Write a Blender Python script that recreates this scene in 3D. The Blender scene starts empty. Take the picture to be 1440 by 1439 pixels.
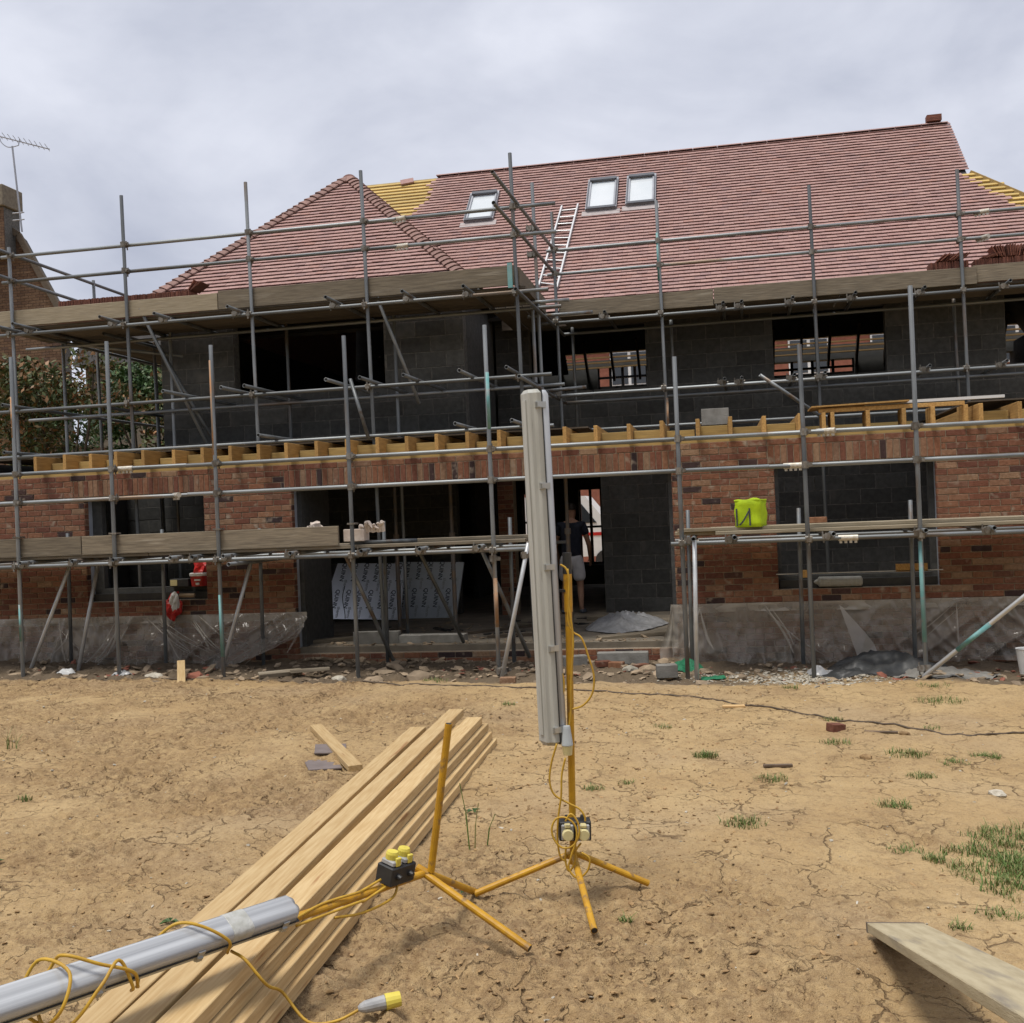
import bpy, bmesh, math, random
import numpy as np
from mathutils import Vector, Matrix, Euler, noise

random.seed(7); np.random.seed(7)
S = bpy.context.scene
COL = S.collection
PI = math.pi
R = math.radians

# ------------------------------------------------------------------ camera
F, IW, IH = 1500.0, 1440.0, 1439.0
YAW, PITCH, ROLL, CZ = 0.19127790, 0.00308839, 0.04162356, 1.75
def _axes():
    cy, sy = math.cos(YAW), math.sin(YAW)
    d = Vector((-sy*math.cos(PITCH), cy*math.cos(PITCH), math.sin(PITCH)))
    r = Vector((cy, sy, 0)); u = r.cross(d)
    return (math.cos(ROLL)*r - math.sin(ROLL)*u, math.sin(ROLL)*r + math.cos(ROLL)*u, d)
CR, CU, CD = _axes()
cam_d = bpy.data.cameras.new('camera'); cam = bpy.data.objects.new('camera', cam_d); COL.objects.link(cam)
cam.matrix_world = Matrix(((CR.x, CU.x, -CD.x, 0), (CR.y, CU.y, -CD.y, 0), (CR.z, CU.z, -CD.z, CZ), (0, 0, 0, 1)))
cam_d.sensor_fit = 'HORIZONTAL'; cam_d.sensor_width = 36.0; cam_d.lens = 36.0*F/IW
cam_d.clip_start = 0.05; cam_d.clip_end = 2000
S.camera = cam
def ray(px, py): return CD + CR*((px-IW/2)/F) - CU*((py-IH/2)/F)
def at(px, py, Y):                       # survey helper: photo point on the vertical plane at distance Y
    v = ray(px, py); p = v*(Y/v.y); p.z += CZ; return p
def atz(px, py, Z):                      # survey helper: photo point on the level Z
    v = ray(px, py); p = v*((Z-CZ)/v.z); p.z += CZ; return p

# ------------------------------------------------------------------ sky, sun, exposure
SUN_EL, SUN_AZ = R(72), R(215)           # azimuth measured from +Y, clockwise: high, behind the camera
wd = bpy.data.worlds.new('World'); S.world = wd; wd.use_nodes = True
nt = wd.node_tree; N = nt.nodes; K = nt.links
for n in list(N): N.remove(n)
out = N.new('ShaderNodeOutputWorld'); bg = N.new('ShaderNodeBackground'); K.new(bg.outputs[0], out.inputs[0])
sky = N.new('ShaderNodeTexSky'); sky.sky_type = 'NISHITA'; sky.sun_disc = False
sky.sun_elevation = SUN_EL; sky.sun_rotation = SUN_AZ; sky.dust_density = 4.0
skm = N.new('ShaderNodeVectorMath'); skm.operation = 'SCALE'; skm.inputs['Scale'].default_value = 0.065
K.new(sky.outputs[0], skm.inputs[0])
tc = N.new('ShaderNodeTexCoord'); mp = N.new('ShaderNodeMapping'); mp.inputs['Scale'].default_value = (1.0, 1.0, 1.9)
K.new(tc.outputs['Generated'], mp.inputs[0])
n1 = N.new('ShaderNodeTexNoise'); n1.inputs['Scale'].default_value = 3.4; n1.inputs['Detail'].default_value = 6; n1.inputs['Roughness'].default_value = 0.5
n1.inputs['Distortion'].default_value = 0.5
K.new(mp.outputs[0], n1.inputs['Vector'])
n2 = N.new('ShaderNodeTexNoise'); n2.inputs['Scale'].default_value = 7.0; n2.inputs['Detail'].default_value = 7; n2.inputs['Roughness'].default_value = 0.55; n2.inputs['Distortion'].default_value = 0.2
K.new(mp.outputs[0], n2.inputs['Vector'])
na = N.new('ShaderNodeMix'); na.inputs[0].default_value = 0.30; K.new(n1.outputs['Fac'], na.inputs[2]); K.new(n2.outputs['Fac'], na.inputs[3])
cr = N.new('ShaderNodeValToRGB'); K.new(na.outputs[0], cr.inputs[0])
cr.color_ramp.elements[0].position = 0.33; cr.color_ramp.elements[0].color = (0.25, 0.266, 0.322, 1)
cr.color_ramp.elements[1].position = 0.64; cr.color_ramp.elements[1].color = (0.408, 0.42, 0.468, 1)
mx = N.new('ShaderNodeMix'); mx.data_type = 'RGBA'; mx.inputs[0].default_value = 0.93
K.new(skm.outputs[0], mx.inputs[6]); K.new(cr.outputs[0], mx.inputs[7]); K.new(mx.outputs[2], bg.inputs[0])
bg.inputs[1].default_value = 1.0
sl = bpy.data.lights.new('sun', 'SUN'); so = bpy.data.objects.new('sun', sl); COL.objects.link(so)
sl.energy = 1.5; sl.angle = R(18); sl.color = (1.0, 0.955, 0.88)
sd = Vector((math.sin(SUN_AZ)*math.cos(SUN_EL), math.cos(SUN_AZ)*math.cos(SUN_EL), math.sin(SUN_EL)))
so.rotation_euler = sd.to_track_quat('Z', 'Y').to_euler()
S.view_settings.view_transform = 'Standard'; S.view_settings.look = 'None'
S.view_settings.exposure = 1.0; S.view_settings.gamma = 1.0; S.view_settings.use_curve_mapping = False
S.cycles.max_bounces = 6; S.cycles.diffuse_bounces = 2; S.cycles.glossy_bounces = 2; S.cycles.transparent_max_bounces = 10

# ------------------------------------------------------------------ materials
MATS = {}
def mat(name, c1, c2=None, rough=0.8, scale=8.0, bump=0.0, bscale=None, metal=0.0, stretch=None, spec=0.4,
        rnd=None, rv=0.0, alpha=1.0, trans=0.0, detail=4, lo=0.35, hi=0.65, sheen=0.0, patch=None):
    """Procedural material. c1..c2 mixed by noise; rnd = ramp of colours picked per piece; rv = brightness change per piece."""
    m = bpy.data.materials.new(name); m.use_nodes = True; MATS[name] = m
    t = m.node_tree; n = t.nodes; k = t.links; b = n['Principled BSDF']
    b.inputs['Roughness'].default_value = rough; b.inputs['Metallic'].default_value = metal
    b.inputs['Specular IOR Level'].default_value = spec
    if alpha < 1: b.inputs['Alpha'].default_value = alpha
    if trans: b.inputs['Transmission Weight'].default_value = trans
    tc = n.new('ShaderNodeTexCoord'); oi = n.new('ShaderNodeObjectInfo'); ge = n.new('ShaderNodeNewGeometry')
    ad = n.new('ShaderNodeMath'); ad.operation = 'ADD'; k.new(oi.outputs['Random'], ad.inputs[0]); k.new(ge.outputs['Random Per Island'], ad.inputs[1])
    fr = n.new('ShaderNodeMath'); fr.operation = 'FRACT'; k.new(ad.outputs[0], fr.inputs[0])
    mp = n.new('ShaderNodeMapping')
    if stretch: mp.inputs['Scale'].default_value = stretch
    k.new(tc.outputs['Object'], mp.inputs[0])
    ofs = n.new('ShaderNodeVectorMath'); ofs.operation = 'SCALE'; ofs.inputs[0].default_value = (17.3, 9.1, 23.7); k.new(fr.outputs[0], ofs.inputs['Scale'])
    k.new(ofs.outputs[0], mp.inputs['Location'])
    nz = n.new('ShaderNodeTexNoise'); nz.inputs['Scale'].default_value = scale; nz.inputs['Detail'].default_value = detail; k.new(mp.outputs[0], nz.inputs['Vector'])
    col = None
    if rnd:
        ra = n.new('ShaderNodeValToRGB'); ra.color_ramp.interpolation = 'LINEAR'
        el = ra.color_ramp.elements
        while len(el) < len(rnd): el.new(0.5)
        for e, (p, c) in zip(el, rnd): e.position = p; e.color = (*c, 1)
        k.new(fr.outputs[0], ra.inputs[0]); col = ra.outputs[0]
    mxn = n.new('ShaderNodeMix'); mxn.data_type = 'RGBA'
    rr = n.new('ShaderNodeMapRange'); rr.inputs[1].default_value = lo; rr.inputs[2].default_value = hi; k.new(nz.outputs['Fac'], rr.inputs[0]); k.new(rr.outputs[0], mxn.inputs[0])
    if col:
        dk = n.new('ShaderNodeMix'); dk.data_type = 'RGBA'; dk.blend_type = 'MULTIPLY'; dk.inputs[0].default_value = 1.0
        k.new(col, dk.inputs[6]); dk.inputs[7].default_value = (*(c2 or (0.7, 0.7, 0.7)), 1)
        k.new(col, mxn.inputs[6]); k.new(dk.outputs[2], mxn.inputs[7])
    else:
        mxn.inputs[6].default_value = (*c1, 1); mxn.inputs[7].default_value = (*(c2 or c1), 1)
    res = mxn.outputs[2]
    if patch:                                    # (colour, scale, lo, hi): stains of their own shape
        pc, psc, plo, phi_ = patch
        pn = n.new('ShaderNodeTexNoise'); pn.inputs['Scale'].default_value = psc; pn.inputs['Detail'].default_value = 5; k.new(mp.outputs[0], pn.inputs['Vector'])
        pr = n.new('ShaderNodeMapRange'); pr.inputs[1].default_value = plo; pr.inputs[2].default_value = phi_; k.new(pn.outputs['Fac'], pr.inputs[0])
        pm = n.new('ShaderNodeMix'); pm.data_type = 'RGBA'; k.new(pr.outputs[0], pm.inputs[0]); k.new(res, pm.inputs[6]); pm.inputs[7].default_value = (*pc, 1); res = pm.outputs[2]
    if rv:
        hs = n.new('ShaderNodeHueSaturation'); mr = n.new('ShaderNodeMapRange'); mr.inputs[3].default_value = 1-rv; mr.inputs[4].default_value = 1+rv
        k.new(fr.outputs[0], mr.inputs[0]); k.new(mr.outputs[0], hs.inputs['Value']); k.new(res, hs.inputs['Color']); res = hs.outputs[0]
    k.new(res, b.inputs['Base Color'])
    if bump:
        bp = n.new('ShaderNodeBump'); bp.inputs['Strength'].default_value = bump; bp.inputs['Distance'].default_value = 0.01
        if bscale:
            nb = n.new('ShaderNodeTexNoise'); nb.inputs['Scale'].default_value = bscale; nb.inputs['Detail'].default_value = 5; k.new(mp.outputs[0], nb.inputs['Vector']); k.new(nb.outputs['Fac'], bp.inputs['Height'])
        else: k.new(nz.outputs['Fac'], bp.inputs['Height'])
        k.new(bp.outputs[0], b.inputs['Normal'])
    return m

mat('brick', None, (0.72, 0.66, 0.60), 0.9, 30, 0.5, 70, patch=((0.34, 0.27, 0.20), 7.0, 0.60, 0.75), rnd=[(0.0, (0.153, 0.061, 0.040)), (0.14, (0.203, 0.081, 0.050)), (0.26, (0.279, 0.125, 0.068)), (0.38, (0.190, 0.073, 0.046)), (0.50, (0.308, 0.155, 0.085)),
    (0.60, (0.218, 0.096, 0.058)), (0.68, (0.340, 0.221, 0.136)), (0.76, (0.251, 0.115, 0.066)), (0.84, (0.172, 0.068, 0.044)), (0.89, (0.302, 0.197, 0.125)), (0.91, (0.185, 0.081, 0.052)), (0.93, (0.046, 0.030, 0.031)), (1.0, (0.062, 0.034, 0.031))])
mat('mortar', (0.34, 0.265, 0.19), (0.25, 0.19, 0.13), 0.95, 25, 0.4, 90)
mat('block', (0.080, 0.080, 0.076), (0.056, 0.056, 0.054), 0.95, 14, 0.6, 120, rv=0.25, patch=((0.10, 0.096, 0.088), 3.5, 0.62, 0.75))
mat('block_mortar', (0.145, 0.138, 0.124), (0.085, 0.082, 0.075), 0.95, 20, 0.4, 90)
mat('tile', None, (0.84, 0.82, 0.80), 0.75, 22, 0.3, 80, rnd=[(0.0, (0.382, 0.232, 0.206)), (0.2, (0.427, 0.266, 0.236)), (0.4, (0.370, 0.220, 0.198)), (0.6, (0.445, 0.277, 0.242)), (0.75, (0.399, 0.249, 0.224)), (0.9, (0.342, 0.215, 0.201)), (1.0, (0.416, 0.237, 0.198))])
mat('tile_edge', (0.22, 0.085, 0.055), (0.16, 0.065, 0.045), 0.85, 25, 0.3, rv=0.3)
mat('bonnet', (0.285, 0.17, 0.142), (0.215, 0.125, 0.105), 0.75, 22, 0.3, 80, rv=0.15)
mat('felt', (0.07, 0.07, 0.07), (0.05, 0.05, 0.05), 0.8, 5)
mat('underlay', (0.40, 0.30, 0.13), (0.30, 0.22, 0.10), 0.8, 5)
mat('batten', (0.62, 0.44, 0.15), (0.50, 0.34, 0.11), 0.75, 6, 0.2, stretch=(1, 8, 8), rv=0.15)
mat('timber', (0.55, 0.40, 0.205), (0.45, 0.30, 0.135), 0.7, 9, 0.15, stretch=(8, 0.5, 8), rv=0.13, patch=((0.33, 0.18, 0.075), 3.2, 0.66, 0.72))
mat('timber_x', (0.60, 0.41, 0.20), (0.50, 0.315, 0.135), 0.7, 9, 0.15, stretch=(0.5, 8, 8), rv=0.12, patch=((0.36, 0.19, 0.075), 5.0, 0.66, 0.78))
mat('joist', (0.52, 0.31, 0.105), (0.38, 0.21, 0.065), 0.75, 8, 0.15, stretch=(7, 0.6, 7), rv=0.22)
mat('noggin', (0.44, 0.30, 0.105), (0.34, 0.23, 0.085), 0.75, 8, 0.15, stretch=(0.6, 7, 7), rv=0.18)
mat('old_board', (0.235, 0.195, 0.138), (0.155, 0.128, 0.092), 0.9, 9, 0.3, stretch=(0.5, 7, 7), rv=0.16, patch=((0.32, 0.28, 0.215), 3.0, 0.60, 0.72))
mat('pale_board', (0.38, 0.32, 0.225), (0.29, 0.24, 0.16), 0.9, 9, 0.3, stretch=(0.5, 7, 7), rv=0.12, patch=((0.28, 0.24, 0.18), 3.0, 0.60, 0.75))
mat('near_board', (0.47, 0.40, 0.26), (0.37, 0.305, 0.19), 0.9, 7, 0.35, 60, stretch=(5, 0.7, 5), patch=((0.22, 0.19, 0.15), 2.6, 0.57, 0.72))
mat('dirty_board', (0.135, 0.112, 0.082), (0.085, 0.07, 0.052), 0.9, 9, 0.3, stretch=(0.5, 7, 7), rv=0.2)
mat('dark_board', (0.13, 0.10, 0.07), (0.09, 0.07, 0.05), 0.9, 9, 0.3, stretch=(0.5, 7, 7))
mat("galv", (0.25, 0.265, 0.27), (0.15, 0.16, 0.165), 0.5, 7, 0.1, metal=0.5, rv=0.35, patch=((0.17, 0.125, 0.09), 5.0, 0.57, 0.68))
mat('galv_bright', (0.62, 0.63, 0.63), (0.47, 0.48, 0.48), 0.42, 9, 0.1, metal=0.5, rv=0.1)
mat('coupler', (0.24, 0.23, 0.205), (0.15, 0.125, 0.10), 0.55, 30, 0.2, metal=0.5, rv=0.3)
mat('sleeve', (0.62, 0.59, 0.52), (0.45, 0.41, 0.33), 0.45, 30, 0.2, metal=0.4)
mat('teal_paint', (0.13, 0.33, 0.33), (0.20, 0.36, 0.35), 0.6, 9, 0.1, patch=((0.30, 0.31, 0.31), 6, 0.58, 0.68))
mat('rust_paint', (0.42, 0.215, 0.10), (0.34, 0.25, 0.175), 0.75, 9, 0.1, patch=((0.30, 0.29, 0.27), 6, 0.60, 0.70))
mat('alu', (0.55, 0.56, 0.57), (0.45, 0.46, 0.47), 0.4, 6, metal=0.6)
mat('pale_pane', (0.66, 0.69, 0.71), (0.60, 0.64, 0.66), 0.12, 2, spec=0.6)  # near-white over the whole roof window pane
mat('dark_metal', (0.105, 0.11, 0.125), (0.085, 0.09, 0.10), 0.4, 5, metal=0.3)
mat('mid_metal', (0.34, 0.35, 0.38), (0.28, 0.29, 0.32), 0.45, 5, metal=0.3)
mat('lead', (0.42, 0.37, 0.36), (0.34, 0.30, 0.29), 0.6, 12)
mat('concrete', (0.27, 0.26, 0.235), (0.19, 0.18, 0.16), 0.95, 8, 0.5, 60, rv=0.15)
mat('slab', (0.24, 0.20, 0.15), (0.15, 0.13, 0.10), 0.95, 3, 0.4, 30)
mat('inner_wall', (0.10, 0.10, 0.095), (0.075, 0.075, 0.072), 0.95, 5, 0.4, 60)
mat('rubble', (0.34, 0.26, 0.175), (0.24, 0.18, 0.12), 0.95, 9, 0.5, 40, rv=0.3)
mat('gravel', (0.48, 0.44, 0.36), (0.34, 0.31, 0.25), 0.95, 20, 0.5, 60, rv=0.25)
mat('clod', (0.36, 0.235, 0.112), (0.21, 0.13, 0.062), 0.95, 20, 0.5, 60, rv=0.35)
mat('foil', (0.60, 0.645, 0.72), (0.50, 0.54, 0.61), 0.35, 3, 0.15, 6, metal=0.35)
mat('print_ink', (0.03, 0.04, 0.07), None, 0.6)
mat('print_grey', (0.33, 0.35, 0.38), None, 0.6)
mat('lime', (0.52, 0.72, 0.012), (0.44, 0.62, 0.01), 0.7, 14, 0.3, 9)
mat('grey_strap', (0.055, 0.06, 0.065), (0.08, 0.085, 0.09), 0.8, 40)
mat('yellow_paint', (0.58, 0.31, 0.018), (0.45, 0.23, 0.016), 0.45, 12, 0.15, 30, patch=((0.27, 0.155, 0.055), 16, 0.58, 0.68))
mat('yellow_plastic', (0.72, 0.60, 0.10), (0.62, 0.51, 0.08), 0.45, 10)
mat('cream_plastic', (0.66, 0.58, 0.30), (0.56, 0.48, 0.24), 0.45, 10)
mat('cable', (0.56, 0.34, 0.035), (0.45, 0.26, 0.03), 0.5, 20)
mat('dark_cable', (0.12, 0.085, 0.055), (0.08, 0.06, 0.04), 0.6, 20)
mat('housing', (0.47, 0.47, 0.43), (0.39, 0.385, 0.345), 0.55, 5, 0.1, 30, stretch=(6, 6, 0.6), patch=((0.27, 0.255, 0.22), 8, 0.66, 0.78))
mat('clip', (0.55, 0.55, 0.53), (0.42, 0.42, 0.40), 0.35, 10, metal=0.7)
mat('diffuser', (0.50, 0.515, 0.53), (0.30, 0.31, 0.325), 0.16, 9, 0.03, 20, stretch=(5, 5, 0.05), spec=0.7, patch=((0.42, 0.40, 0.35), 3, 0.62, 0.8))
mat('clear_grey', (0.42, 0.42, 0.42), (0.30, 0.30, 0.30), 0.3, 20, spec=0.6)
mat('tape', (0.50, 0.50, 0.47), (0.40, 0.40, 0.36), 0.3, 30, 0.3, 60)
mat('black_plastic', (0.022, 0.022, 0.024), (0.035, 0.034, 0.032), 0.5, 15)
mat('socket_grey', (0.46, 0.50, 0.52), (0.40, 0.43, 0.45), 0.5, 15)
mat('red_plastic', (0.52, 0.025, 0.02), (0.40, 0.02, 0.018), 0.4, 10)
mat('white_plastic', (0.72, 0.72, 0.70), (0.62, 0.62, 0.60), 0.45, 10)
mat('pink_foam', (0.74, 0.64, 0.55), (0.64, 0.53, 0.44), 0.9, 14, 0.5, 30)
mat('green_net', (0.02, 0.20, 0.09), (0.012, 0.11, 0.055), 0.7, 60, 0.6, 90)
mat('black_sheet', (0.035, 0.037, 0.038), (0.055, 0.057, 0.057), 0.45, 8, 0.3, 12)
mat('navy', (0.012, 0.016, 0.03), (0.018, 0.022, 0.038), 0.9, 20)
mat('shorts', (0.66, 0.66, 0.70), (0.56, 0.56, 0.61), 0.9, 12, 0.3, 14)
mat('skin', (0.42, 0.24, 0.165), (0.36, 0.20, 0.135), 0.6, 12)
mat('hair', (0.02, 0.014, 0.01), None, 0.7)
mat('shoe', (0.10, 0.11, 0.13), None, 0.7)
mat('steel_prop', (0.13, 0.125, 0.12), (0.19, 0.14, 0.10), 0.6, 12, metal=0.3, rv=0.2)
mat('bark', (0.11, 0.085, 0.06), (0.07, 0.055, 0.04), 0.95, 12, 0.6)
mat('leaf_green', None, (0.8, 0.8, 0.8), 0.55, 5, rnd=[(0, (0.028, 0.062, 0.018)), (0.4, (0.045, 0.095, 0.025)), (0.8, (0.075, 0.135, 0.035)), (1, (0.11, 0.16, 0.05))])
mat('leaf_copper', None, (0.8, 0.8, 0.8), 0.55, 5, rnd=[(0, (0.05, 0.075, 0.02)), (0.45, (0.085, 0.11, 0.03)), (0.66, (0.12, 0.11, 0.035)), (0.86, (0.25, 0.13, 0.05)), (1, (0.40, 0.21, 0.10))])
mat('grass', None, (0.85, 0.85, 0.8), 0.6, 5, rnd=[(0, (0.075, 0.135, 0.025)), (0.5, (0.12, 0.19, 0.04)), (0.78, (0.17, 0.22, 0.06)), (0.84, (0.30, 0.25, 0.11)), (1, (0.38, 0.31, 0.15))])
mat('old_brick', None, (0.75, 0.7, 0.66), 0.9, 20, 0.4, 60, rnd=[(0, (0.12, 0.068, 0.04)), (0.4, (0.155, 0.092, 0.052)), (0.75, (0.185, 0.115, 0.068)), (1, (0.10, 0.058, 0.04))])
mat('pebble_dash', (0.22, 0.19, 0.14), (0.16, 0.135, 0.10), 0.95, 10, 0.3)
mat('far_brick', (0.30, 0.115, 0.075), (0.23, 0.085, 0.055), 0.9, 6)
mat('far_roof', (0.17, 0.165, 0.16), (0.13, 0.125, 0.12), 0.8, 4)
mat('white_paint', (0.74, 0.74, 0.73), (0.68, 0.68, 0.67), 0.5, 3)
mat('window_glass', (0.03, 0.035, 0.04), None, 0.08, 3, spec=0.6)
mat('stick', (0.17, 0.12, 0.085), (0.11, 0.08, 0.055), 0.95, 12, 0.5)
mat('slate_tile', (0.20, 0.165, 0.155), (0.16, 0.13, 0.12), 0.8, 9, 0.2)

# clear polythene: thin film, part see-through, part milky
def film(name, c, a, rough):
    m = bpy.data.materials.new(name); m.use_nodes = True; MATS[name] = m
    t = m.node_tree; n = t.nodes; k = t.links; b = n['Principled BSDF']; o = n['Material Output']
    b.inputs['Base Color'].default_value = (*c, 1); b.inputs['Roughness'].default_value = rough; b.inputs['Specular IOR Level'].default_value = 0.5
    tr = n.new('ShaderNodeBsdfTransparent'); mx = n.new('ShaderNodeMixShader')
    tc = n.new('ShaderNodeTexCoord'); nz = n.new('ShaderNodeTexNoise'); nz.inputs['Scale'].default_value = 2.2; nz.inputs['Detail'].default_value = 5
    k.new(tc.outputs['Object'], nz.inputs['Vector']); mr = n.new('ShaderNodeMapRange'); mr.inputs[1].default_value = 0.35; mr.inputs[2].default_value = 0.7
    mr.inputs[3].default_value = a-0.14; mr.inputs[4].default_value = a+0.16; k.new(nz.outputs['Fac'], mr.inputs[0])
    k.new(mr.outputs[0], mx.inputs[0]); k.new(tr.outputs[0], mx.inputs[1]); k.new(b.outputs[0], mx.inputs[2]); k.new(mx.outputs[0], o.inputs[0])
film('polythene', (0.36, 0.325, 0.28), 0.50, 0.16)
film('polythene_fold', (0.47, 0.43, 0.375), 0.55, 0.18)

# bare clay: colour follows soil type, with crack shade painted in; relief from the mesh plus fine bump
def ground_mat():
    m = bpy.data.materials.new('clay'); m.use_nodes = True; MATS['clay'] = m
    t = m.node_tree; n = t.nodes; k = t.links; b = n['Principled BSDF']; b.inputs['Roughness'].default_value = 0.95; b.inputs['Specular IOR Level'].default_value = 0.15
    tc = n.new('ShaderNodeTexCoord')
    def nz(sc, d=5, r=0.55, dist=0.0):
        x = n.new('ShaderNodeTexNoise'); x.inputs['Scale'].default_value = sc; x.inputs['Detail'].default_value = d; x.inputs['Roughness'].default_value = r; x.inputs['Distortion'].default_value = dist
        k.new(tc.outputs['Object'], x.inputs['Vector']); return x.outputs['Fac']
    def mrange(s, a, c, lo=0.0, hi=1.0):
        x = n.new('ShaderNodeMapRange'); x.inputs[1].default_value = a; x.inputs[2].default_value = c; x.inputs[3].default_value = lo; x.inputs[4].default_value = hi; k.new(s, x.inputs[0]); return x.outputs[0]
    def mix(f, a, c):
        x = n.new('ShaderNodeMix'); x.data_type = 'RGBA'; k.new(f, x.inputs[0])
        for s, v in ((6, a), (7, c)):
            if isinstance(v, tuple): x.inputs[s].default_value = (*v, 1)
            else: k.new(v, x.inputs[s])
        return x.outputs[2]
    att = n.new('ShaderNodeAttribute'); att.attribute_name = 'soil'; sp = n.new('ShaderNodeSeparateColor'); k.new(att.outputs['Color'], sp.inputs[0])
    def mul(a, c):
        x = n.new('ShaderNodeMath'); x.operation = 'MULTIPLY'; k.new(a, x.inputs[0])
        if isinstance(c, float): x.inputs[1].default_value = c
        else: k.new(c, x.inputs[1])
        return x.outputs[0]
    c = mix(mrange(nz(1.3, 4), 0.35, 0.65), (0.53, 0.378, 0.195), (0.45, 0.307, 0.152))
    c = mix(mrange(nz(0.6, 2), 0.50, 0.66, 0, 0.5), c, (0.41, 0.30, 0.185))
    c = mix(mrange(nz(4.5, 4, 0.7), 0.50, 0.68, 0, 0.6), c, (0.315, 0.21, 0.11))
    c = mix(mrange(nz(17, 4, 0.7), 0.54, 0.70, 0, 0.6), c, (0.255, 0.165, 0.086))
    c = mix(mrange(nz(60, 2, 0.6), 0.55, 0.75, 0, 0.5), c, (0.53, 0.41, 0.25))
    c = mix(mul(sp.outputs[0], mrange(nz(16, 4, 0.7), 0.40, 0.62, 0.2, 0.9)), c, (0.215, 0.135, 0.07))     # turned soil
    c = mix(mul(mrange(sp.outputs[0], 0.0, 1.0, 0.3, 1.0), mrange(nz(42, 4, 0.68, 0.6), 0.55, 0.63, 0, 0.9)), c, (0.17, 0.105, 0.058))   # dark crumbs
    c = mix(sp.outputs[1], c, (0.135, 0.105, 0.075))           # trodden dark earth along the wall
    # shrinkage cracks: broken network of thin lines, the shade inside them painted dark brown
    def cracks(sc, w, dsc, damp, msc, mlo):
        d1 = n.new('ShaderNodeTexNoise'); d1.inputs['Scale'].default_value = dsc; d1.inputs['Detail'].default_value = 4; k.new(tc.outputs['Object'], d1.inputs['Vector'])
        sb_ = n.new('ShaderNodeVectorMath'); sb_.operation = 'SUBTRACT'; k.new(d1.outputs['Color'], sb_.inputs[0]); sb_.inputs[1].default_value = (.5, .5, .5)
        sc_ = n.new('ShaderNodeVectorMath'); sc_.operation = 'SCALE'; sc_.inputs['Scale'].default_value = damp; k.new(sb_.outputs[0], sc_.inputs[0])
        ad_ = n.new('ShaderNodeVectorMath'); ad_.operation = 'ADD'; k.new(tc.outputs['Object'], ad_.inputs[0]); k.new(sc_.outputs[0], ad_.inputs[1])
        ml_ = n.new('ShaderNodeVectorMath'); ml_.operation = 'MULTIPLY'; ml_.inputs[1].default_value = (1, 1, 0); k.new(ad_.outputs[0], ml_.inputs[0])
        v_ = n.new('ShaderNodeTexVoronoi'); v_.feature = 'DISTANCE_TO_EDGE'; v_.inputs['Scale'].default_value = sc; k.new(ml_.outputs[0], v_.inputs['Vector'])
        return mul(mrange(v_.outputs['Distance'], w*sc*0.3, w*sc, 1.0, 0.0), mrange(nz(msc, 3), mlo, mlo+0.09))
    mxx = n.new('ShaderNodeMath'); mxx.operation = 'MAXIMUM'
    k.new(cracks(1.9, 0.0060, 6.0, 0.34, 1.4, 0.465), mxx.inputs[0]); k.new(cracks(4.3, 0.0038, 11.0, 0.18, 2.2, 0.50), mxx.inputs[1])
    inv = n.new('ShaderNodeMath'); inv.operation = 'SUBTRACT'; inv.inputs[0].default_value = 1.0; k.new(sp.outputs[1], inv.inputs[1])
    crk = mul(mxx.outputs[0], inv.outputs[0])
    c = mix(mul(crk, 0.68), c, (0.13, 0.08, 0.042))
    k.new(c, b.inputs['Base Color'])
    bp = n.new('ShaderNodeBump'); bp.inputs['Strength'].default_value = 0.8; bp.inputs['Distance'].default_value = 0.022
    a2 = n.new('ShaderNodeMath'); a2.operation = 'ADD'; k.new(nz(40, 4, 0.7), a2.inputs[0]); k.new(mul(nz(150, 2, 0.6), 0.6), a2.inputs[1])
    a3 = n.new('ShaderNodeMath'); a3.operation = 'SUBTRACT'; k.new(a2.outputs[0], a3.inputs[0]); k.new(mul(crk, 1.2), a3.inputs[1]); k.new(a3.outputs[0], bp.inputs['Height'])
    k.new(bp.outputs[0], b.inputs['Normal'])
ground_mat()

# ------------------------------------------------------------------ object helpers
WM = {}
def link(o, parent=None, world=None):
    COL.objects.link(o); w = world or Matrix.Identity(4); WM[o.name] = w
    if parent is not None:
        o.parent = parent; o.matrix_parent_inverse = WM[parent.name].inverted()
    o.matrix_basis = w
    return o
def thing(name, label, cat, loc=(0, 0, 0), group=None):
    o = bpy.data.objects.new(name, None); o.empty_display_size = 0.1
    link(o, None, Matrix.Translation(loc)); return tag(o, label, cat, group)
def tag(o, label, cat, group=None):
    o['label'] = label; o['category'] = cat
    if group: o['group'] = group
    return o
def place(name, me, parent=None, world=None):
    return link(bpy.data.objects.new(name, me), parent, world)

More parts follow.
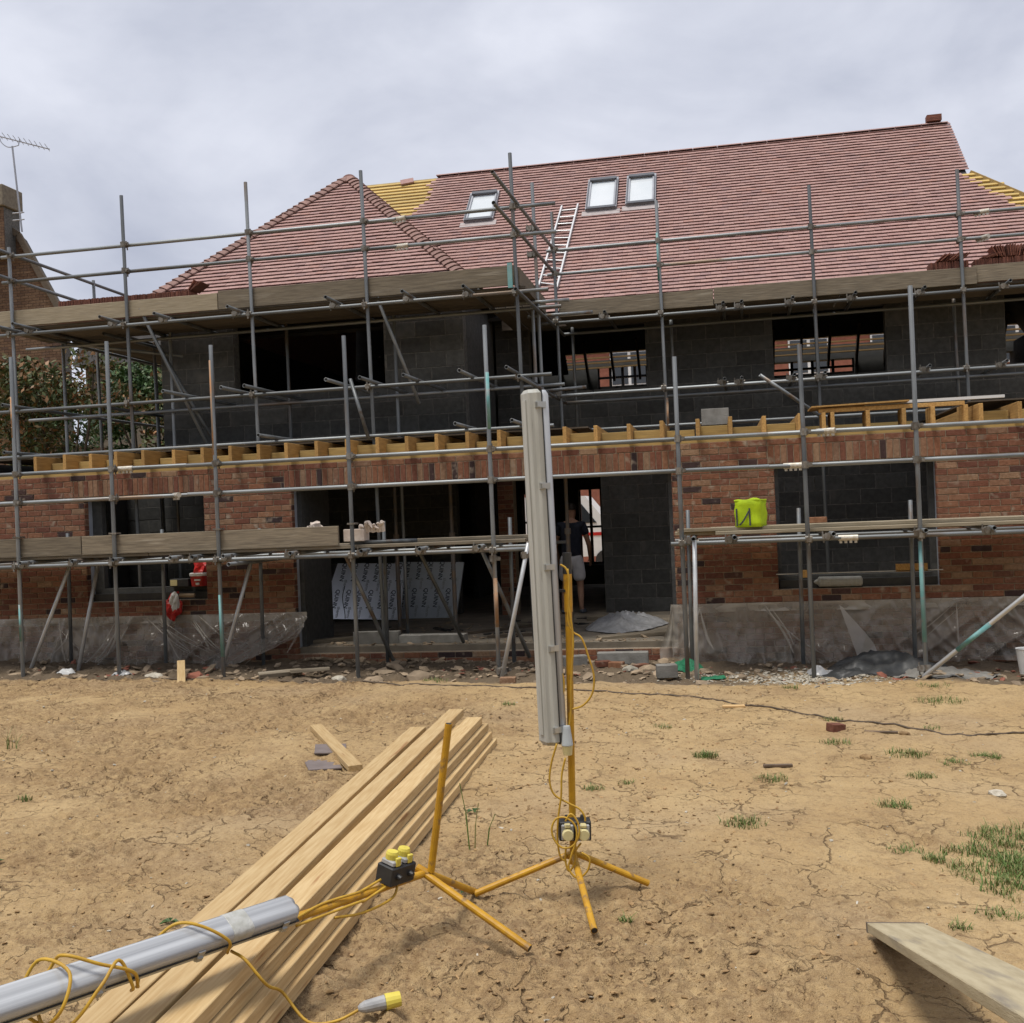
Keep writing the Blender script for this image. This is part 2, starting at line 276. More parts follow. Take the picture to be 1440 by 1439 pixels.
class MB:
    """Collects faces; build() links them as one mesh object."""
    def __init__(s): s.v = []; s.f = []; s.m = []; s.mi = 0
    def add(s, vs, fs):
        b = len(s.v); s.v += [tuple(v) for v in vs]; s.f += [tuple(b+i for i in f) for f in fs]; s.m += [s.mi]*len(fs)
    def box(s, x0, x1, y0, y1, z0, z1, M=None, bev=0.0):
        if bev:
            xs, ys, zs = (x0, x1), (y0, y1), (z0, z1); vs = []; idx = {}
            for i in (0, 1):
                for j in (0, 1):
                    for kx in (0, 1):
                        sx, sy, sz = (1-2*i)*bev, (1-2*j)*bev, (1-2*kx)*bev
                        for a, d in enumerate(((0, sy, sz), (sx, 0, sz), (sx, sy, 0))):
                            idx[(i, j, kx, a)] = len(vs); vs.append((xs[i]+d[0], ys[j]+d[1], zs[kx]+d[2]))
            fs = []
            for a in range(3):
                o1, o2 = [(1, 2), (2, 0), (0, 1)][a]
                for e in (0, 1):
                    q = []
                    for p1, p2 in ((0, 0), (1, 0), (1, 1), (0, 1)):
                        c = [0, 0, 0]; c[a] = e; c[o1] = p1; c[o2] = p2; q.append(idx[(*c, a)])
                    fs.append(q if e else q[::-1])
                for p1 in (0, 1):
                    for p2 in (0, 1):
                        q = []
                        for e, ax in ((0, o1), (0, o2), (1, o2), (1, o1)):
                            c = [0, 0, 0]; c[a] = e; c[o1] = p1; c[o2] = p2; q.append(idx[(*c, ax)])
                        fs.append(q if (p1 ^ p2) == 0 else q[::-1])
            for i in (0, 1):
                for j in (0, 1):
                    for kx in (0, 1):
                        q = [idx[(i, j, kx, a)] for a in range(3)]
                        fs.append(q if (i ^ j ^ kx) else q[::-1])
        else:
            vs = [(x, y, z) for x in (x0, x1) for y in (y0, y1) for z in (z0, z1)]
            fs = [(0, 1, 3, 2), (4, 6, 7, 5), (0, 4, 5, 1), (2, 3, 7, 6), (0, 2, 6, 4), (1, 5, 7, 3)]
        if M is not None: vs = [M @ Vector(v) for v in vs]
        s.add(vs, fs); return s
    def bar(s, a, b, w, h, up=(0, 0, 1), bev=0.0):
        s.box(-w/2, w/2, 0, 1, -h/2, h/2) if False else None
        a, b = Vector(a), Vector(b); d = b-a; L = d.length; y = d.normalized(); x = y.cross(Vector(up)).normalized(); z = x.cross(y)
        M = Matrix(((x.x, y.x, z.x, a.x), (x.y, y.y, z.y, a.y), (x.z, y.z, z.z, a.z), (0, 0, 0, 1)))
        return s.box(-w/2, w/2, 0, L, -h/2, h/2, M, bev)
    def tube(s, pts, r, seg=8, cap=True, closed=False):
        pts = [Vector(p) for p in pts]; n = len(pts); vs = []; pn = None
        for i, p in enumerate(pts):
            t = (pts[min(i+1, n-1)]-pts[max(i-1, 0)]).normalized()
            if pn is None:
                pn = t.cross(Vector((0, 0, 1)) if abs(t.z) < 0.9 else Vector((1, 0, 0))).normalized()
            pn = (pn-t*pn.dot(t)).normalized(); bn = t.cross(pn); rr = r[i] if isinstance(r, (list, tuple)) else r
            for j in range(seg):
                a = 2*PI*j/seg; vs.append(p+(pn*math.cos(a)+bn*math.sin(a))*rr)
        fs = []
        for i in range(n-1):
            for j in range(seg):
                j2 = (j+1) % seg; fs.append((i*seg+j, i*seg+j2, (i+1)*seg+j2, (i+1)*seg+j))
        if cap: fs += [tuple(range(seg))[::-1], tuple((n-1)*seg+j for j in range(seg))]
        s.add(vs, fs); return s
    def prism(s, poly, y0, y1):                 # polygon in XZ extruded along Y
        n = len(poly); vs = [(x, y0, z) for x, z in poly]+[(x, y1, z) for x, z in poly]
        fs = [tuple(range(n)), tuple(range(2*n-1, n-1, -1))]+[(i, i+n, (i+1) % n+n, (i+1) % n) for i in range(n)]
        s.add(vs, fs); return s
    def slab(s, pts, t):                        # planar polygon (3D), thickened downwards along its normal
        P = [Vector(p) for p in pts]; nn = (P[1]-P[0]).cross(P[2]-P[0]).normalized(); n = len(P)
        if nn.z < 0: P = P[::-1]; nn = -nn
        vs = P+[p-nn*t for p in P]
        s.add(vs, [tuple(range(n)), tuple(range(2*n-1, n-1, -1))]+[(i, i+n, (i+1) % n+n, (i+1) % n) for i in range(n)]); return s
    def mesh(s, name, *mats, smooth=False):
        me = bpy.data.meshes.new(name); me.from_pydata(s.v, [], s.f)
        for m in mats: me.materials.append(MATS[m])
        if len(mats) > 1: me.polygons.foreach_set('material_index', s.m)
        if smooth: me.polygons.foreach_set('use_smooth', [True]*len(s.f))
        me.update(); return me
    def build(s, name, m, parent=None, world=None, smooth=False):
        ms = m if isinstance(m, (list, tuple)) else (m,)
        return place(name, s.mesh(name, *ms, smooth=smooth), parent, world)

def catmull(pts, n=8):
    P = [Vector(p) for p in pts]; P = [P[0]*2-P[1]]+P+[P[-1]*2-P[-2]]; o = []
    for i in range(1, len(P)-2):
        for j in range(n):
            t = j/n; a, b, c, d = P[i-1:i+3]
            o.append(0.5*((2*b)+(c-a)*t+(2*a-5*b+4*c-d)*t*t+(3*b-a-3*c+d)*t**3))
    o.append(P[-2]); return o
def frame(a, b, up=(0, 0, 1)):                  # matrix with Z along a->b, scaled to its length
    a, b = Vector(a), Vector(b); d = b-a; L = d.length; q = d.to_track_quat('Z', 'Y').to_matrix().to_4x4()
    return Matrix.Translation(a) @ q @ Matrix.Diagonal((1, 1, L, 1))
def rotbox(loc, rot): return Matrix.Translation(loc) @ Euler(rot).to_matrix().to_4x4()

# ------------------------------------------------------------------ ground
def gz(x, y):
    return -0.075-0.016*min(max(x, -11), 5)
def vnoise(x, y, seed):
    xi = np.floor(x).astype(np.int64); yi = np.floor(y).astype(np.int64); xf = x-xi; yf = y-yi
    def h(a, b):
        k = (a*374761393+b*668265263+seed*982451653) & 0x7fffffff; k = ((k ^ (k >> 13))*1274126177) & 0x7fffffff
        return ((k ^ (k >> 16)) & 0xffff)/65535.0
    u = xf*xf*(3-2*xf); v = yf*yf*(3-2*yf)
    return (h(xi, yi)*(1-u)+h(xi+1, yi)*u)*(1-v)+(h(xi, yi+1)*(1-u)+h(xi+1, yi+1)*u)*v
def fbm(x, y, sc, seed, o=4):
    s = np.zeros_like(x); a = 1.0; t = 0
    for i in range(o): s += a*vnoise(x*sc+31.7*i, y*sc-17.3*i, seed+i); t += a; a *= 0.5; sc *= 2.03
    return s/t
def grow(a, b, s, q):
    o = [a]; st = s
    while o[-1] < b: o.append(o[-1]+st); st *= q
    return o[1:]
xs = np.array([-v for v in grow(9.6, 400, 0.06, 1.16)][::-1]+list(np.arange(-9.6, -4.6, 0.03))+list(np.arange(-4.6, 2.6, 0.013))+list(np.arange(2.6, 4.6, 0.03))+grow(4.57, 400, 0.06, 1.16))
yf = [2.9]; 
while yf[-1] < 13.0: yf.append(yf[-1]+0.0125+0.016*max(0, (yf[-1]-5)/8))
ys = np.array([2.9-v for v in grow(0, 200, 0.08, 1.25)][::-1]+yf+grow(yf[-1], 700, 0.1, 1.16))
GX, GY = np.meshgrid(xs, ys)
fade = np.clip((14-np.abs(GX+2.5))/4, 0, 1)*np.clip((14-GY)/1.0, 0, 1)*np.clip((GY+1)/3, 0, 1)
base = -0.075-0.016*np.clip(GX, -11, 5)
wx = GX+0.10*(fbm(GX, GY, 2.2, 3, 3)-0.5)*2; wy = GY+0.10*(fbm(GX, GY, 2.2, 13, 3)-0.5)*2
wx2 = wx+0.035*(fbm(GX, GY, 14, 23, 2)-0.5)*2; wy2 = wy+0.035*(fbm(GX, GY, 14, 33, 2)-0.5)*2
turned = 0.85*np.clip((fbm(GX, GY, 0.75, 41, 4)-0.50)*6, 0, 1)                # trodden, lumpy patches
turned = np.maximum(turned, 0.75*np.clip((-2.2-GX)/2.5, 0, 1)*np.clip((fbm(GX, GY, 1.3, 47, 4)-0.36)*6, 0, 1))
for cx, cy, rr, am in ((-0.55, 4.3, 1.5, 1.0), (-0.2, 3.5, 1.3, 0.9), (0.3, 5.0, 0.7, 0.6), (-3.6, 5.2, 1.5, 0.8), (-4.5, 7.5, 1.8, 0.6), (-2.9, 8.6, 1.0, 0.5), (-0.75, 4.35, 0.9, 1.0), (-0.1, 5.1, 0.55, 0.9), (0.05, 4.0, 0.9, 0.8), (0.95, 6.2, 0.45, 0.9), (-1.0, 3.6, 0.8, 0.7), (-3.2, 4.2, 1.3, 0.8)):
    turned = np.maximum(turned, am*np.clip(1.15-np.hypot(GX-cx, GY-cy)/rr, 0, 1)*np.clip((fbm(GX, GY, 2.1, 55, 4)-0.25)*4, 0, 1))
turned *= np.clip((GY-2)/1, 0, 1)*(1-0.75*np.clip((GX+1.2)/1.0, 0, 1)*np.clip((GY-6.3)/1.2, 0, 1))
lump = np.abs(fbm(GX, GY, 7, 61, 4)-0.5)
H = base+fade*(0.10*(fbm(GX, GY, 0.5, 71, 3)-0.5)+0.035*(fbm(GX, GY, 2.5, 81, 4)-0.5)+0.030*(fbm(GX, GY, 12, 91, 5)-0.5))
H += fade*turned*(0.085*(fbm(GX, GY, 5.5, 101, 5)-0.5)-0.10*lump+0.075*(fbm(GX, GY, 20, 111, 4)-0.5))
rf_ = np.random.RandomState(4)
for _ in range(70):
    fx, fy, fa = rf_.uniform(-5.5, 2.2), 3.3+7*rf_.rand()**1.3, rf_.uniform(0, 6.28)
    u_ = (GX-fx)*np.cos(fa)+(GY-fy)*np.sin(fa); v_ = -(GX-fx)*np.sin(fa)+(GY-fy)*np.cos(fa)
    d_ = np.hypot(u_/0.135, v_/(0.045+0.008*np.sign(u_)))
    H += -0.016*np.clip(1.25-d_, 0, .5)*2*rf_.uniform(.4, 1)+0.010*np.exp(-((d_-1.25)/.22)**2)*rf_.uniform(.3, 1)
crack = np.zeros_like(GX)
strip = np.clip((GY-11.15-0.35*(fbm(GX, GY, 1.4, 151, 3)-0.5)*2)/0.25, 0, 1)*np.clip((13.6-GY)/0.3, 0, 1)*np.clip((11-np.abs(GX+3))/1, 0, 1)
H += strip*(0.09*(fbm(GX, GY, 3.5, 161, 5)-0.55)+0.05*(fbm(GX, GY, 13, 171, 4)-0.5)-0.03)
H = np.where(GY > 13.35, np.minimum(H, base-0.25), H)
def ground_at(x, y):
    i = int(np.clip(np.searchsorted(xs, x), 1, len(xs)-1)); j = int(np.clip(np.searchsorted(ys, y), 1, len(ys)-1)); return float(H[j, i])
ny, nx = H.shape
gm = bpy.data.meshes.new('ground'); gm.vertices.add(nx*ny)
gm.vertices.foreach_set('co', np.stack([GX, GY, H], -1).astype(np.float32).ravel())
ii = (np.arange(ny-1)[:, None]*nx+np.arange(nx-1)[None, :]).ravel()
q = np.stack([ii, ii+1, ii+nx+1, ii+nx], -1).astype(np.int32)
gm.loops.add(q.size); gm.loops.foreach_set('vertex_index', q.ravel()); gm.polygons.add(len(q))
gm.polygons.foreach_set('loop_start', np.arange(0, q.size, 4, dtype=np.int32)); gm.polygons.foreach_set('use_smooth', np.ones(len(q), dtype=bool))
ca = gm.color_attributes.new('soil', 'FLOAT_COLOR', 'POINT')
gravelz = np.clip(1-np.hypot((GX-0.75)/1.1, (GY-11.75)/0.55), 0, 1)
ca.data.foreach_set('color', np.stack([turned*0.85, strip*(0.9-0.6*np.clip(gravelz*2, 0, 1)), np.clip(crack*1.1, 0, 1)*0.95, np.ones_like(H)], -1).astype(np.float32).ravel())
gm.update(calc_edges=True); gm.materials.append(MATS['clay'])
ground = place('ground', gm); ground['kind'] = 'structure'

# ------------------------------------------------------------------ house
YB, YW, YBAY, YR = 13.1, 17.0, 14.9, 24.0
house = thing('house', 'half built brick and block house with new red tiled roof behind scaffolding', 'house', (-2.5, 13.1, -0.1))

def wall_cells(x0, x1, z0, z1, y0, y1, holes):
    X = sorted({x0, x1, *[v for h in holes for v in h[:2] if x0 < v < x1]}); Z = sorted({z0, z1, *[v for h in holes for v in h[2:] if z0 < v < z1]})
    solid = {}
    for i in range(len(X)-1):
        for j in range(len(Z)-1):
            cx, cz = (X[i]+X[i+1])/2, (Z[j]+Z[j+1])/2
            solid[(i, j)] = not any(h[0] < cx < h[1] and h[2] < cz < h[3] for h in holes)
    mb = MB()
    for (i, j), s in solid.items():
        if not s: continue
        a, b, c, d = X[i], X[i+1], Z[j], Z[j+1]
        mb.add([(a, y0, c), (b, y0, c), (b, y0, d), (a, y0, d)], [(0, 1, 2, 3)]); mb.add([(a, y1, c), (b, y1, c), (b, y1, d), (a, y1, d)], [(3, 2, 1, 0)])
        if not solid.get((i-1, j)): mb.add([(a, y0, c), (a, y0, d), (a, y1, d), (a, y1, c)], [(0, 1, 2, 3)])
        if not solid.get((i+1, j)): mb.add([(b, y0, c), (b, y0, d), (b, y1, d), (b, y1, c)], [(3, 2, 1, 0)])
        if not solid.get((i, j-1)): mb.add([(a, y0, c), (b, y0, c), (b, y1, c), (a, y1, c)], [(3, 2, 1, 0)])
        if not solid.get((i, j+1)): mb.add([(a, y0, d), (b, y0, d), (b, y1, d), (a, y1, d)], [(0, 1, 2, 3)])
    return mb
def subtract(a, b, holes):                      # 1D interval minus hole intervals
    segs = [(a, b)]
    for h0, h1 in holes:
        n = []
        for s, e in segs:
            if h1 <= s or h0 >= e: n.append((s, e)); continue
            if h0 > s: n.append((s, h0))
            if h1 < e: n.append((h1, e))
        segs = n
    return segs
def bond(x0, x1, z0, z1, L, Hh, holes, off=0.0, jitter=0.0):
    """Stretcher bond: list of (xa, xb, za, zb) pieces clipped at openings."""
    out = []; nrow = int(round((z1-z0)/Hh))
    for r_ in range(nrow):
        za = z0+r_*Hh; zb = za+Hh; hs = [(h[0], h[1]) for h in holes if h[2] < za+Hh*0.5 < h[3]]
        k0 = math.floor((x0-off)/L)-1; sh = off+(L/2 if r_ % 2 else 0)
        for k in range(k0, int((x1-x0)/L)+k0+4):
            a, b = max(x0, sh+k*L), min(x1, sh+(k+1)*L)
            if b-a < 0.02: continue
            for s, e in subtract(a, b, hs):
                if e-s > 0.03: out.append((s, e, za, zb))
    return out

# ---- outer brick leaf of the ground-floor extension
ZS = 2.225
WIN_L, DOOR, WIN_R = (-8.44, -6.69, 0.80), (-5.46, -0.545, 0.05), (0.665, 2.50, 0.725)
holes = [(a, b, z, ZS) for a, b, z in (WIN_L, DOOR, WIN_R)]
soldiers = [(-8.59, -6.60), (-5.55, -0.50), (0.60, 2.56)]
sh = [(a, b, ZS, ZS+0.225) for a, b in soldiers]
pieces = bond(-10.6, 4.6, ZS-0.075*32, ZS+0.30, 0.225, 0.075, holes+sh, 0.03)
for a, b in soldiers:
    n = int(round((b-a)/0.075)); w = (b-a)/n
    pieces += [(a+i*w, a+(i+1)*w, ZS, ZS+0.225) for i in range(n)]
wall_o = wall_cells(-10.6, 4.6, ZS-2.4, ZS+0.30, YB+0.008, YB+0.10, holes).build('brick_wall', 'mortar', house)
def brickbox(mb, p, rnd):
    a, b, c, d = p; g = 0.005; y = YB+rnd.uniform(-0.002, 0.0015)
    mb.box(a+g, b-g, y, YB+0.07, c+g, d-g, bev=0.0035)
rb = random.Random(3)
vis = sorted(pieces, key=lambda p: -((p[0]+p[1])/2) if (p[2] > 0.62 and -9.8 < p[0] and p[1] < 3.25) else 99)
shared = {}
for p in vis[:300]:
    key = (round(p[1]-p[0], 3), round(p[3]-p[2], 3))
    if key not in shared:
        m_ = MB(); w_, h_ = key; m_.box(-w_/2+.005, w_/2-.005, 0, 0.07, -h_/2+.005, h_/2-.005, bev=0.0035); shared[key] = m_.mesh('brick', 'brick')
    place('brick', shared[key], wall_o, Matrix.Translation(((p[0]+p[1])/2, YB+rb.uniform(-.002, .0015), (p[2]+p[3])/2)) @ Euler((0, rb.uniform(-.004, .004), rb.uniform(-.006, .006))).to_matrix().to_4x4())
mb = MB()
for p in vis[300:]: brickbox(mb, p, rb)
o = mb.build('bricks', 'brick', wall_o); o['kind'] = 'stuff'
# brick returns at the openings, seen edge-on, so the pieces read as laid
mb = MB()
for xr, s in ((WIN_L[1], 1), (DOOR[1], 1), (WIN_R[1], 1), (WIN_L[0], -1), (DOOR[0], -1), (WIN_R[0], -1)):
    z0 = {WIN_L: 0.80, DOOR: 0.05, WIN_R: 0.725}[[w for w in (WIN_L, DOOR, WIN_R) if xr in w[:2]][0]]
    k = 0; z = z0
    while z < ZS-0.01:
        mb.box(min(xr-s*0.003, xr+s*0.05), max(xr-s*0.003, xr+s*0.05), YB+0.004, YB+0.098, z+.005, z+.070, bev=0.003); z += 0.075
o = mb.build('reveal_bricks', 'brick', wall_o); o['kind'] = 'stuff'
# inner block leaf behind the brick, its sills standing higher than the brick
hol_i = [(-8.30, -6.78, 0.97, ZS+.03), (-5.40, -0.60, 0.05, ZS+.03), (0.72, 2.44, 0.875, ZS+.03)]
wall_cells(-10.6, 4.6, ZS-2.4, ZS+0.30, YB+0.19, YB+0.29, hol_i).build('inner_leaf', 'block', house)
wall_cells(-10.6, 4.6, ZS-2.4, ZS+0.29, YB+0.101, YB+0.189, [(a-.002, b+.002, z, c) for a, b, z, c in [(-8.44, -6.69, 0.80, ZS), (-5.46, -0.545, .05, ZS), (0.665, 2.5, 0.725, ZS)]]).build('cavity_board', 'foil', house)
for xa, xb, zz in ((-8.44, -6.69, 0.80), (0.665, 2.50, 0.725)):
    MB().box(xa+.02, xb-.02, YB+0.105, YB+0.187, zz+.002, zz+.10).build('cavity_closer', 'black_plastic', house)
MB().box(-10.6, 4.6, YB+0.02, YB+0.115, ZS+0.302, ZS+0.350).build('wall_plate', 'noggin', house)
# end walls of the extension
MB().box(-10.6, -10.35, YB+0.30, YW+.6, -0.2, 2.8).build('end_wall', 'inner_wall', house); MB().box(4.35, 4.6, YB+0.30, YW, -0.2, 2.5).build('end_wall', 'inner_wall', house)

# ---- floor slab
MB().box(-10.3, 6.4, YB+0.105, YR-0.2, -0.25, 0.125).build('floor_slab', 'slab', house)

# ---- block walls (main house, both floors, and the projecting bay)
def block_wall(name, x0, x1, z0, z1, y0, holes, off=0.0, y1=None, ends=True):
    w = wall_cells(x0, x1, z0, z1, y0+0.003, (y1 or y0+0.20), holes).build(name, 'block_mortar', house)
    sm = {}
    for a, b, c, d in bond(x0, x1, z0, z1, 0.45, 0.225, holes, off):
        key = round(b-a, 3)
        if key not in sm:
            m_ = MB(); m_.box(-key/2+.006, key/2-.006, 0, 0.09, -0.1065, 0.1065, bev=0.003); sm[key] = m_.mesh('block', 'block')
        place('block', sm[key], w, Matrix.Translation(((a+b)/2, y0+rb.uniform(-.002, .002), (c+d)/2)))
    return w
# ground floor: panel right of the doorway, brick pier left of it, wall behind the left room
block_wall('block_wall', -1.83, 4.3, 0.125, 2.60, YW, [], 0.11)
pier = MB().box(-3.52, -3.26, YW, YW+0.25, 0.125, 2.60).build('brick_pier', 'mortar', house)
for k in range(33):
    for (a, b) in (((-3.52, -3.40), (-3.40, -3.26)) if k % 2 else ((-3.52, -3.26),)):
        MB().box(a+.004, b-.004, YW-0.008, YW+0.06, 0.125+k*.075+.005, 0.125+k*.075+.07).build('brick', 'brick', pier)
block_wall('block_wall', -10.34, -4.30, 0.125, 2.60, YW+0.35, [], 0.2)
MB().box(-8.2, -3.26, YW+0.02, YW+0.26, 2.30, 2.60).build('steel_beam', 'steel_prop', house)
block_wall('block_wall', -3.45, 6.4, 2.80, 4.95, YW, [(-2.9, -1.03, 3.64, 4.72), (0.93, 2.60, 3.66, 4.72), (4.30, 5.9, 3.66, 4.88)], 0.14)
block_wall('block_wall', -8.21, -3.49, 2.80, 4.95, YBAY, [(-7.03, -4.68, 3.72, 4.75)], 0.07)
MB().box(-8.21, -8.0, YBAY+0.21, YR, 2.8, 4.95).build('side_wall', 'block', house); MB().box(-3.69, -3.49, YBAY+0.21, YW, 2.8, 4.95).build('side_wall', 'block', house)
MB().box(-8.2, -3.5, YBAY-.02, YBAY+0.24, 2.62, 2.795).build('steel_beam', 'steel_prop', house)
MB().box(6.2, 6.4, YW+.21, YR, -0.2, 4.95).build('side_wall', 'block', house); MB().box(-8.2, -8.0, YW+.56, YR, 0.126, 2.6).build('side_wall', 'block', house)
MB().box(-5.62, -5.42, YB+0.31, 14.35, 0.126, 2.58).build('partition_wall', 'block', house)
# intermediate floor and rear wall with its openings
MB().box(-7.99, 6.19, YW+0.36, YR-.01, 2.61, 2.79).build('upper_floor', 'inner_wall', house)
MB().box(-7.99, -3.7, YBAY+0.25, YW+0.30, 2.61, 2.79).build('upper_floor', 'inner_wall', house)
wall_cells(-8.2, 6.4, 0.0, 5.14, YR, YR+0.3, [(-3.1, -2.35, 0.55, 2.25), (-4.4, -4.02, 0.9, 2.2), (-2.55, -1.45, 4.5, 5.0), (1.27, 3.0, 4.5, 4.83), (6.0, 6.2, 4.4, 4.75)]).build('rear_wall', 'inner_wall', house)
for a, b, c, d in ((-3.1, -2.35, 0.55, 2.25), (-4.4, -4.02, 0.9, 2.2), (-2.55, -1.45, 4.5, 5.0), (1.27, 3.0, 4.5, 4.83)):
    f_ = MB(); n_ = 3 if b-a < 1 else 4
    for i in range(n_+1): x_ = a+(b-a)*i/n_; f_.box(x_-.03, x_+.03, YR+.1, YR+.17, c, d)
    f_.box(a, b, YR+.105, YR+.165, c, c+.06); f_.box(a, b, YR+.105, YR+.165, (c+d)/2-.02, (c+d)/2+.03); f_.build('window_frame', 'black_plastic', house)
for x_, y_ in ((-4.75, 20.5), (-1.6, 21.0), (0.2, 20.2)):
    MB().box(x_-.05, x_+.05, y_, YR-.02, 0.126, 2.6).build('partition_wall', 'inner_wall', house)

# ---- roof
PITCHK = 0.965; SLN = math.sqrt(1+PITCHK**2); YE = 16.66; ZE = 5.15+PITCHK*(YE-16.9); YRG = 20.3; ZRG = 5.15+PITCHK*(YRG-16.9)
XL, XR = -6.9, 4.30                              # ridge ends
YG, ZG = 18.98, 5.15+PITCHK*(18.98-16.9)         # where the right-hand gablet meets the hip
BX0, BX1, BY, BZ = -8.58, -3.27, 14.66, 5.03     # bay eaves
BXM = (BX0+BX1)/2; BH = (BX1-BX0)/2
def zmain(y): return 5.15+PITCHK*(y-16.9)
def zbay(x, y):
    return BZ+PITCHK*min(x-BX0, BX1-x, y-BY)
roof = MB()
T_ = 0.06; dz = 0.02
hx = XR+(YG-YE)
roof.slab([(XL-1.4, YE, zmain(YE)-dz), (hx, YE, zmain(YE)-dz), (XR, YG, ZG-dz), (XR, YRG, ZRG-dz), (XL, YRG, ZRG-dz)], T_)
roof.slab([(XL-1.4, 2*YRG-YE-.40, zmain(YE+.40)-dz), (hx-.40, 2*YRG-YE-.40, zmain(YE+.40)-dz), (XR, 2*YRG-YG, ZG-dz), (XR, YRG, ZRG-dz), (XL, YRG, ZRG-dz)], T_)
rf = roof.build('roof', 'felt', house)
MB().slab([(-8.3, 2*YRG-YE-.56, zmain(YE+.56)-dz), (-3.2, 2*YRG-YE-.56, zmain(YE+.56)-dz), (-3.2, 2*YRG-YE, zmain(YE)-dz), (-8.3, 2*YRG-YE, zmain(YE)-dz)], T_).build('rear_eaves_strip', 'felt', house)
MB().slab([(-6.8, 19.15, zmain(19.15)-.012), (-5.1, 19.15, zmain(19.15)-.012), (-5.0, YRG-.01, zmain(YRG-.01)-.012), (-6.8, YRG-.01, zmain(YRG-.01)-.012)], .004).build('underlay_sheet', 'underlay', rf)
MB().slab([(4.1, 18.95, zmain(18.95)-.012), (4.33, 18.95, zmain(18.95)-.012), (6.3, 16.98, zmain(16.98)-.012), (5.6, 16.98, zmain(16.98)-.012)], .004).build('underlay_sheet', 'underlay', rf)
rb2 = MB()
rb2.slab([(hx, YE, zmain(YE)-dz), (hx, 2*YRG-YE, zmain(YE)-dz), (XR, 2*YRG-YG, ZG-dz), (XR, YG, ZG-dz)], T_); rb2.build('hip_slope', 'felt', house)
MB().add([(XR-.02, YG, ZG-.1), (XR-.02, 2*YRG-YG, ZG-.1), (XR-.02, YRG, ZRG-.1)], [(0, 1, 2)])
g_ = MB(); g_.add([(XR-.02, YG, ZG-.06), (XR-.02, 2*YRG-YG, ZG-.06), (XR-.02, YRG, ZRG-.06), (XR-.12, YG, ZG-.06), (XR-.12, 2*YRG-YG, ZG-.06), (XR-.12, YRG, ZRG-.06)], [(0, 1, 2), (5, 4, 3), (0, 3, 4, 1), (1, 4, 5, 2), (2, 5, 3, 0)]); g_.build('gablet', 'bonnet', house)
g_ = MB(); g_.add([(XL-1.35, YE+.3, zmain(YE)), (XL-1.35, 2*YRG-YE-.3, zmain(YE)), (XL+.02, YRG, ZRG-.1), (XL-1.25, YE+.3, zmain(YE)), (XL-1.25, 2*YRG-YE-.3, zmain(YE)), (XL+.12, YRG, ZRG-.1)], [(2, 1, 0), (3, 4, 5), (1, 4, 3, 0), (2, 5, 4, 1), (0, 3, 5, 2)]); g_.build('gable', 'bonnet', house)
by_ = BY+BH; bz_ = BZ+PITCHK*BH; yv = YE+(bz_-zmain(YE))/PITCHK; yv0 = YE+(BZ-zmain(YE))/PITCHK
roofb = MB()
roofb.slab([(BX0, BY, BZ-dz), (BX1, BY, BZ-dz), (BXM, by_, bz_-dz)], T_)
roofb.slab([(BX1, BY, BZ-dz), (BX1, yv0, BZ-dz), (BXM, yv, bz_-dz), (BXM, by_, bz_-dz)], T_)
roofb.slab([(BX0, BY, BZ-dz), (BX0, yv0+.5, BZ-dz), (BXM, yv, bz_-dz), (BXM, by_, bz_-dz)], T_)
rfb = roofb.build('bay_roof', 'felt', house)
# tiles: each one a tilted slip with its own lower edge
def tiles(mb, origin, udir, vdir, ulen, vlen, keep, gauge=0.1, width=0.167, rnd=random.Random(5), ulim=None):
    o = Vector(origin); u = Vector(udir).normalized(); v = Vector(vdir).normalized(); n = u.cross(v).normalized()
    if n.z < 0: n = -n
    for i in range(int(vlen/gauge)+1):
        v0 = i*gauge
        for j in range(-1, int(ulen/width)+2):
            u0 = j*width+(width/2 if i % 2 else 0)
            c = o+u*(u0+width/2)+v*(v0+gauge/2)
            if not keep(c, u0+width/2, v0): continue
            a, b = u0+0.0012, u0+width-0.0012
            if ulim:
                if c.y > YG: b = min(b, ulim-o.x)
                for wx0, wx1, wy0, wy1 in RW:
                    if wy0-.03 < c.y < wy1+.03 and o.x+b > wx0-.005 and o.x+a < wx1+.005:
                        if o.x+a < wx0: b = min(b, wx0-.005-o.x)
                        elif o.x+b > wx1: a = max(a, wx1+.005-o.x)
                        else: b = a
            if b-a < .02: continue
            l = 0.036+rnd.uniform(-.002, .004); sk = rnd.uniform(-.0025, .0025)
            lo, hi = v0+rnd.uniform(-.004, .003), v0+gauge*1.35
            mb.add([o+u*a+v*(lo+sk)+n*l, o+u*b+v*(lo-sk)+n*(l+sk), o+u*b+v*hi+n*0.006, o+u*a+v*hi+n*0.006,
                    o+u*a+v*(lo+sk)+n*(l-.011), o+u*b+v*(lo-sk)+n*(l-.011)], [(0, 1, 2, 3), (4, 5, 1, 0), (5, 4, 3, 2), (4, 0, 3), (1, 5, 2)])
    return mb
vm = (0, 1, PITCHK)
RW = [(-4.32, -3.77, 18.87, 19.60), (-2.10, -1.545, 18.86, 19.645), (-1.39, -0.86, 18.90, 19.64)]    # roof windows x0 x1 y0 y1
